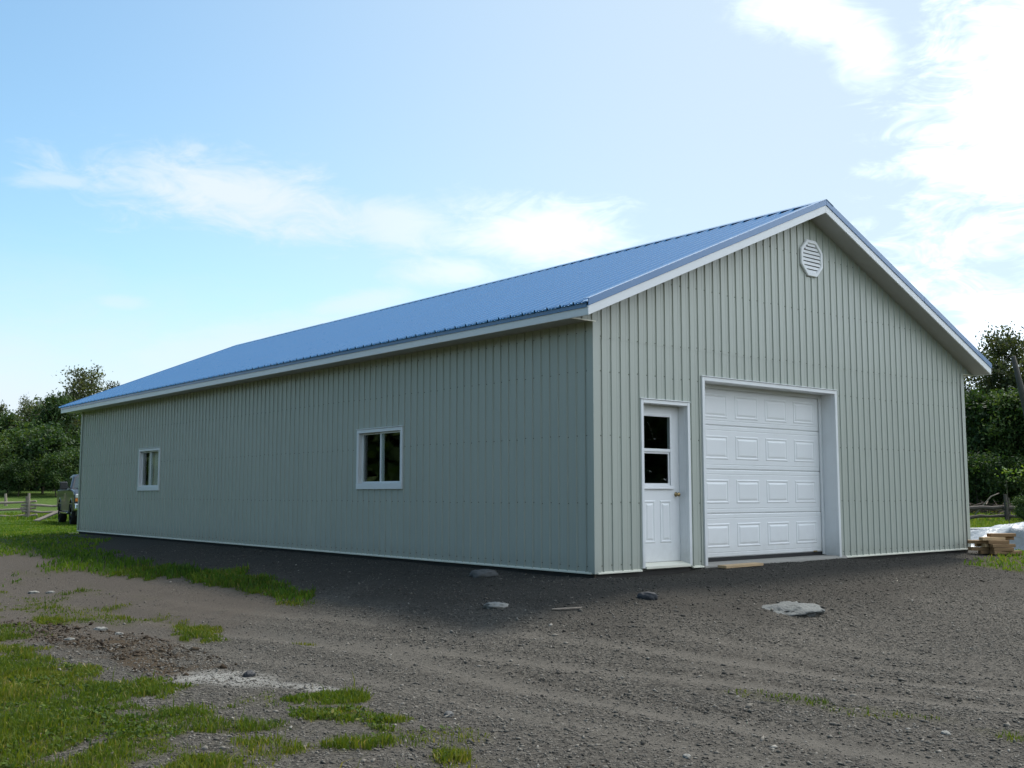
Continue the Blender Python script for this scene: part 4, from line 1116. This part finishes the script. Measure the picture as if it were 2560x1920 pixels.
def tarp_mesh():
    nu, nv = 90, 50; V = []
    u = np.linspace(-1.05, 3.2, nu); v = np.linspace(-1.15, 1.15, nv); U, Vv = np.meshgrid(u, v)
    hgt = .60 * sm(-1.14, -.80, Vv + .12 * np.sin(U * 3.1) + .08 * np.sin(U * 7.3)) * sm(1.15, .5, Vv) * sm(-1.05, -.35, U + .05 * np.sin(Vv * 5)) * sm(3.2, 2.4, U)
    hgt = hgt * (.50 + .50 * sm(-.9, 1.3, U)) + .10 * (np.abs(fbm(U * 1.5 + Vv * .8, Vv * 1.7, 6, 3) - .5) * -2 + .35) * (hgt > .02) + .05 * (fbm(U * 4, Vv * 4, 9, 3) - .5)
    hgt = hgt + .07 * np.exp(-((U - .35 - .9 * (Vv + .4)) / .10) ** 2) * (hgt > .15) + .05 * np.exp(-((U + .2 + .7 * (Vv + .2)) / .12) ** 2) * (hgt > .15)
    O2 = np.array([12.65, 1.25])
    Xp = O2[0] + RGT.x * U + ay.x * Vv; Yp = O2[1] + RGT.y * U + ay.y * Vv
    Zp = ground_z(Xp.ravel(), Yp.ravel()).reshape(Xp.shape) + .02 + np.maximum(hgt, 0.005)
    i = (np.arange(nv - 1)[:, None] * nu + np.arange(nu - 1)[None, :]).ravel()
    o = np_mesh('tarp', np.stack([Xp.ravel(), Yp.ravel(), Zp.ravel()], 1), np.stack([i, i + 1, i + 1 + nu, i + nu], 1), M['tarp'], smooth=True)
    s = o.modifiers.new('thick', 'SOLIDIFY'); s.thickness = .006
    tag(o, 'crumpled silver tarp over a low heap beside the barn wall', 'tarp')
tarp_mesh()
bt = MB(); c0 = Vector((15.4, 3.2)) - ax * .6; rings = []
for s in (0, .7, 1.5, 2.4, 3.2):
    q = c0 + ax * s; h = .40 + .03 * math.sin(s * 5); gz = GZ(q.x, q.y)
    rings.append([(q.x + ay.x * a, q.y + ay.y * a, gz + b * h) for a, b in ((-.55, -.05), (-.5, .55), (-.42, .98), (0, 1.04), (.42, .98), (.5, .5), (.55, -.05))])
bt.loft(rings); tag(bt.build('tarped_stack', M['bluetarp'], smooth=True), 'low stack under a dark blue tarp behind the silver tarp', 'tarped stack')
te = MB(); te.tube([tuple(Vector((r[2][0] - ay.x * .03, r[2][1] - ay.y * .03, r[2][2] + .02))) for r in rings], .018, 6)
tag(te.build('pipe', M['white']), 'thin white pipe along the top of the blue tarped stack', 'pipe')

def rock(name, x, y, sx, sy, sz, seed, mat, label, sink=.35, rz=0.0, rough=.35):
    rs = np.random.RandomState(seed); nu, nv = 40, 22; V = []
    for j in range(nv + 1):
        ph = math.pi * j / nv
        for i in range(nu):
            th = 2 * math.pi * i / nu
            V.append((math.cos(th) * math.sin(ph), math.sin(th) * math.sin(ph), math.cos(ph)))
    V = np.array(V)
    k = 1 + rough * (fbm(V[:, 0] * 2.2 + seed, V[:, 1] * 2.2 + V[:, 2] * 1.7, seed, 4) - .5) * 2
    k += .45 * rough * (np.abs(fbm(V[:, 0] * 6, V[:, 1] * 6 + V[:, 2] * 5, seed + 3, 4) - .5) * -4 + .6)
    V = V * k[:, None]; V[:, 2] = np.sign(V[:, 2]) * np.abs(V[:, 2]) ** .75
    V = V * np.array([sx, sy, sz]); Fq = []
    for j in range(nv):
        for i in range(nu): Fq.append((j * nu + i, j * nu + (i + 1) % nu, (j + 1) * nu + (i + 1) % nu, (j + 1) * nu + i))
    V[:, 2] += .35 * sz * (np.floor(fbm(V[:, 0] / sx * 3, V[:, 1] / sy * 2, seed + 8, 4) * 7) / 7 - .5) * (V[:, 2] > 0)
    o = np_mesh(name, V, np.array(Fq), mat)
    o.location = (x, y, GZ(x, y) + sz * (1 - 2 * sink) * .5); o.rotation_euler = (0, 0, rz)
    return tag(o, label, 'rock')
ra = math.atan2(RGT.y, RGT.x)
bd = rock('boulder', .86, -2.15, .37, .27, .085, 4, M['rock'], 'broad flat pale boulder half buried in the gravel before the overhead door', .45, ra + .35, .45)
bd.rotation_euler = (.10, -.05, ra + .62); bd.location.z -= .035
rock('rock', -1.79, -.32, .13, .10, .04, 7, M['rockwhite'], 'flat white rock in the shade below the long wall', .35, ra)
rock('rock', -.60, 1.38, .17, .12, .07, 9, M['rockgrey'], 'grey rock in the shade close under the long wall', .3, ra)
rock('rock', -.47, -1.30, .10, .06, .06, 11, M['rockdark'], 'angular black rock in front of the barn corner', .3, ra - .4, .25)
rock('rock', -4.53, -3.2, .045, .03, .025, 13, M['rockgrey'], 'grey stone lying alone on the fine gravel in the foreground', .25, .4)
rock('rock', -4.74, 3.3, .075, .045, .03, 14, M['rockwhite'], 'larger pale stone on the bare soil by the drive', .3, ra)
rock('rock', -4.77, 2.62, .05, .035, .022, 16, M['rockwhite'], 'pale stone on the soil, nearer than the larger one', .3, ra)
rock('rock', -5.33, 2.5, .055, .035, .022, 17, M['rockwhite'], 'pale stone on the dark soil nearest the left lawn', .3, ra)
rock('rock', -4.08, 8.36, .08, .05, .03, 18, M['rockwhite'], 'white stone on the drive at the left, left one of two', .3, ra)
rock('rock', -3.92, 8.02, .065, .045, .028, 19, M['rockwhite'], 'white stone on the drive at the left, right one of two', .3, ra)
rock('rock', -4.85, -.75, .055, .04, .04, 23, M['rockdark'], 'small dark stone standing on the pale ash patch', .25, .3)
rock('rock', -2.36, -5.68, .036, .025, .015, 20, M['rockwhite'], 'flat pale stone among the thin weeds at the lower right', .3, 1.0)
rock('rock', -4.10, -5.0, .032, .022, .016, 22, M['rockwhite'], 'whitish stone at the lower edge of the gravel', .3, 1.0)
st = MB(); st.tube([(-1.57, -.98, GZ(-1.57, -.98) + .012), (-1.44, -1.09, GZ(-1.44, -1.09) + .014), (-1.33, -1.18, GZ(-1.33, -1.18) + .012)], .012, 6)
tag(st.build('wood_scrap', M['greywood']), 'short pale stick lying on the gravel left of the black rock', 'stick')

# ------------------------------------------------------------------ gravel, clods and grass
def in_view(x, y, pad=.06):
    dx = x - CAM[0]; dy = y - CAM[1]
    dep = dx * math.sin(YAW) + dy * math.cos(YAW); lat = dx * math.cos(YAW) - dy * math.sin(YAW)
    return (dep > 4.5) & (np.abs(lat) < dep * (.485 + pad) + .8), dep
OCT = np.array([(1, 0, 0), (0, 1, 0), (-1, 0, 0), (0, -1, 0), (0, 0, 1), (0, 0, -1)], float)
OF = np.array([(0, 1, 4), (1, 2, 4), (2, 3, 4), (3, 0, 4), (1, 0, 5), (2, 1, 5), (3, 2, 5), (0, 3, 5)])
def stones(name, x, y, size, tint, mat, seed, label, cat, lift=.25):
    rs = np.random.RandomState(seed); n = len(x)
    z = ground_z(x, y)
    B = OCT[None] * rs.uniform(.55, 1.3, (n, 6))[:, :, None] + rs.normal(0, .16, (n, 6, 3))
    B = B * (np.stack([rs.uniform(.7, 1.5, n), rs.uniform(.6, 1.0, n), rs.uniform(.35, .75, n)], 1) * size[:, None])[:, None, :]
    a = rs.rand(n) * 6.283; tl = rs.normal(0, .3, n)
    ca, sa = np.cos(a)[:, None], np.sin(a)[:, None]
    Bx = B[:, :, 0] * ca - B[:, :, 1] * sa; By = B[:, :, 0] * sa + B[:, :, 1] * ca; Bz = B[:, :, 2] + Bx * np.sin(tl)[:, None]
    V = np.stack([Bx + x[:, None], By + y[:, None], Bz + (z + size * lift * .5)[:, None]], 2).reshape(-1, 3)
    Fq = (OF[None] + (np.arange(n) * 6)[:, None, None]).reshape(-1, 3)
    return tag(np_mesh(name, V, Fq, mat, np.repeat(tint, 6)), label, cat, kind='stuff')
def sample(n, x0, x1, y0, y1, seed):
    rs = np.random.RandomState(seed); return rs.uniform(x0, x1, n), rs.uniform(y0, y1, n), rs
x, y, rs = sample(900000, -8.5, 10.5, -7.5, 12, 100)
ok, dep = in_view(x, y)
g_ = grass_mask(x, y); u_ = rut(x, y)
patch = fbm(x * .9, y * .9, 70, 4)
p = np.clip((14.0 / np.maximum(dep, 6)) ** 2 * .6, 0, 1) * (1 - .8 * g_) * (1 - .72 * np.clip(u_, 0, 1)) * sm(.15, .65, patch + .1) * (1 - .8 * sm(1, 3, y) * sm(-2.2, -2.8, x))
p = p * (1 - .35 * sm(0, .4, blobs(x, y, ASH)))
ok &= rs.rand(len(x)) < p
ok &= ~((x > -.04) & (y > -.06))
x, y = x[ok], y[ok]; n = len(x); print('gravel', n)
size = np.clip(rs.lognormal(math.log(.0062), .50, n), .003, .030)
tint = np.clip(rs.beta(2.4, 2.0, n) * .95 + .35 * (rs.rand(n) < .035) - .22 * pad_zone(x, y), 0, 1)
stones('gravel', x, y, size, tint, M['gravel'], 1, 'loose dark crushed stone spread over the yard', 'gravel')
x, y, rs = sample(26000, -6.6, -4.3, -5.6, 5.5, 101)
ok = (rs.rand(len(x)) < np.clip(blobs(x, y, DIRT) * 1.2, 0, 1) * sm(.3, .6, fbm(x * 3, y * 3, 71, 3) + .05)); x, y = x[ok], y[ok]; n = len(x)
stones('soil_clods', x, y, np.clip(rs.lognormal(math.log(.011), .55, n), .005, .045), rs.rand(n), M['soil'], 2, 'crumbly dark brown soil clods between the lawn and the drive', 'soil')

def blades(name, x, y, h, w, tint, seed, label, lean=.5, mat='grass'):
    rs = np.random.RandomState(seed); n = len(x); z = ground_z(x, y)
    a = rs.rand(n) * 6.283; b = rs.rand(n) * 6.283; ln = np.abs(rs.normal(0, lean, n)) * h
    base = np.stack([x, y, z - .005], 1); side = np.stack([np.cos(a), np.sin(a), np.zeros(n)], 1) * w[:, None]
    ld = np.stack([np.cos(b), np.sin(b), np.zeros(n)], 1)
    mid = base + ld * (ln * .35)[:, None]; mid[:, 2] += h * .6
    tip = base + ld * ln[:, None]; tip[:, 2] += h * (1 - .25 * np.minimum(ln / h, 1))
    V = np.empty((n, 5, 3)); V[:, 0] = base - side; V[:, 1] = base + side; V[:, 2] = mid + side * .8; V[:, 3] = mid - side * .8; V[:, 4] = tip
    k = (np.arange(n) * 5)[:, None, None]
    Fq = (np.array([(0, 1, 2), (0, 2, 3), (3, 2, 4)])[None] + k).reshape(-1, 3)
    return tag(np_mesh(name, V.reshape(-1, 3), Fq, M[mat], np.repeat(tint, 5)), label, 'grass', kind='stuff')
def blade_tint(x, y, rs):
    n = len(x)
    return np.clip(.16 + .66 * fbm(x * 1.1, y * 1.1, 90, 3) + rs.normal(0, .13, n) + .32 * (rs.rand(n) < .08), 0, 1)
# near lawn and tufts
x, y, rs = sample(900000, -9.5, -1.5, -7.5, 9, 102)
ok, dep = in_view(x, y)
g_ = grass_mask(x, y); cl = fbm(x * 7, y * 7, 91, 2)
p = np.clip((9.0 / np.maximum(dep, 6)) ** 1.6, 0, 1) * sm(.10, .95, g_ * (.15 + 1.35 * cl)) * .85
ok &= (rs.rand(len(x)) < p); x, y, dep, g_ = x[ok], y[ok], dep[ok], g_[ok]; n = len(x); print('blades near', n)
h = .68 * (.020 + .050 * g_ * fbm(x * 2.2, y * 2.2, 92, 3) ** 1.5 * 1.6) * rs.uniform(.6, 1.5, n) * (1 + .02 * dep)
h *= np.where(rs.rand(n) < .012, 2.6, 1) * (.7 + .9 * fbm(x * 5, y * 5, 98, 2))
blades('grass', x, y, h, (.0022 + .00022 * dep) * rs.uniform(.7, 1.4, n), blade_tint(x, y, rs), 3, 'short patchy grass and weeds of the near lawn beside the drive', .55)
# strip along the bank and lawn beyond
x, y, rs = sample(420000, -12, 12, 1.5, 44, 103)
ok, dep = in_view(x, y)
g_ = grass_mask(x, y)
inside = (x > -.3) & (x < BW + .6) & (y > -.3) & (y < BL + 3)
hid = (x > 6.5)
p = np.clip((16.0 / np.maximum(dep, 10)) ** 1.2, 0, 1) * sm(.15, .8, g_ * (.5 + fbm(x * 3, y * 3, 93, 3)))
ok &= ~inside & ~hid & (rs.rand(len(x)) < p) & ((y > 9) | (x > -3.2)); x, y, dep = x[ok], y[ok], dep[ok]; n = len(x); print('blades lawn', n)
strip_ = np.exp(-((x + 2.3) / 1.2) ** 2) * sm(17, 12, y)
h = (.045 + .10 * strip_ * fbm(x * 1.5, y * 1.5, 94, 3)) * rs.uniform(.6, 1.5, n) * np.where(y > 38.6, 3.2, 1)
blades('grass', x, y, h, (.003 + .0004 * dep) * rs.uniform(.7, 1.3, n), np.clip(blade_tint(x, y, rs) - .22 * strip_, 0, 1), 4, 'green lawn and grassy bank along the long wall and round the pickup', mat='lawn')
# right patch and field
x, y, rs = sample(260000, 6.4, 48, -6, 22, 104)
ok, dep = in_view(x, y)
g_ = grass_mask(x, y); p = np.clip((18.0 / np.maximum(dep, 10)) ** 1.4, 0, 1) * sm(.15, .7, g_ * (.5 + fbm(x * 3, y * 3, 95, 3)))
lat = (x - CAM[0]) * math.cos(YAW) - (y - CAM[1]) * math.sin(YAW)
ok &= (rs.rand(len(x)) < p) & ~((x < BW + .15) & (y > -.1)) & (lat > dep * .38); x, y, dep = x[ok], y[ok], dep[ok]; n = len(x); print('blades right', n)
h = (.06 + .16 * sm(22, 34, dep) * fbm(x * .8, y * .8, 96, 3)) * rs.uniform(.6, 1.5, n)
blades('grass', x, y, h, (.003 + .0004 * dep) * rs.uniform(.7, 1.3, n), np.clip(blade_tint(x, y, rs) + .10 * sm(20, 30, dep), 0, 1), 5, 'rough grass right of the barn round the lumber pile and the fence', mat='lawn')
# broad-leaved weeds among the foreground grass
x, y, rs = sample(5200, -7.5, -3.8, -6.0, 1.5, 105)
g_ = grass_mask(x, y); ok = (rs.rand(len(x)) < sm(.2, .9, g_) * sm(.45, .62, fbm(x * 1.7, y * 1.7, 97, 3))); x, y = x[ok], y[ok]
k = 9; P = np.repeat(np.stack([x, y, ground_z(x, y) + .022], 1), k, 0) + rs.normal(0, .022, (len(x) * k, 3)) * np.array([1, 1, .45])
V, Fq = leaf_quads(P, .016, rs, 1.6)
tag(np_mesh('weeds', V, Fq, M['grass'], np.repeat(np.clip(rs.normal(.35, .2, len(P)), 0, 1), 4)), 'low broad-leaved weeds scattered through the foreground grass', 'weeds', kind='stuff')
#__PART4__
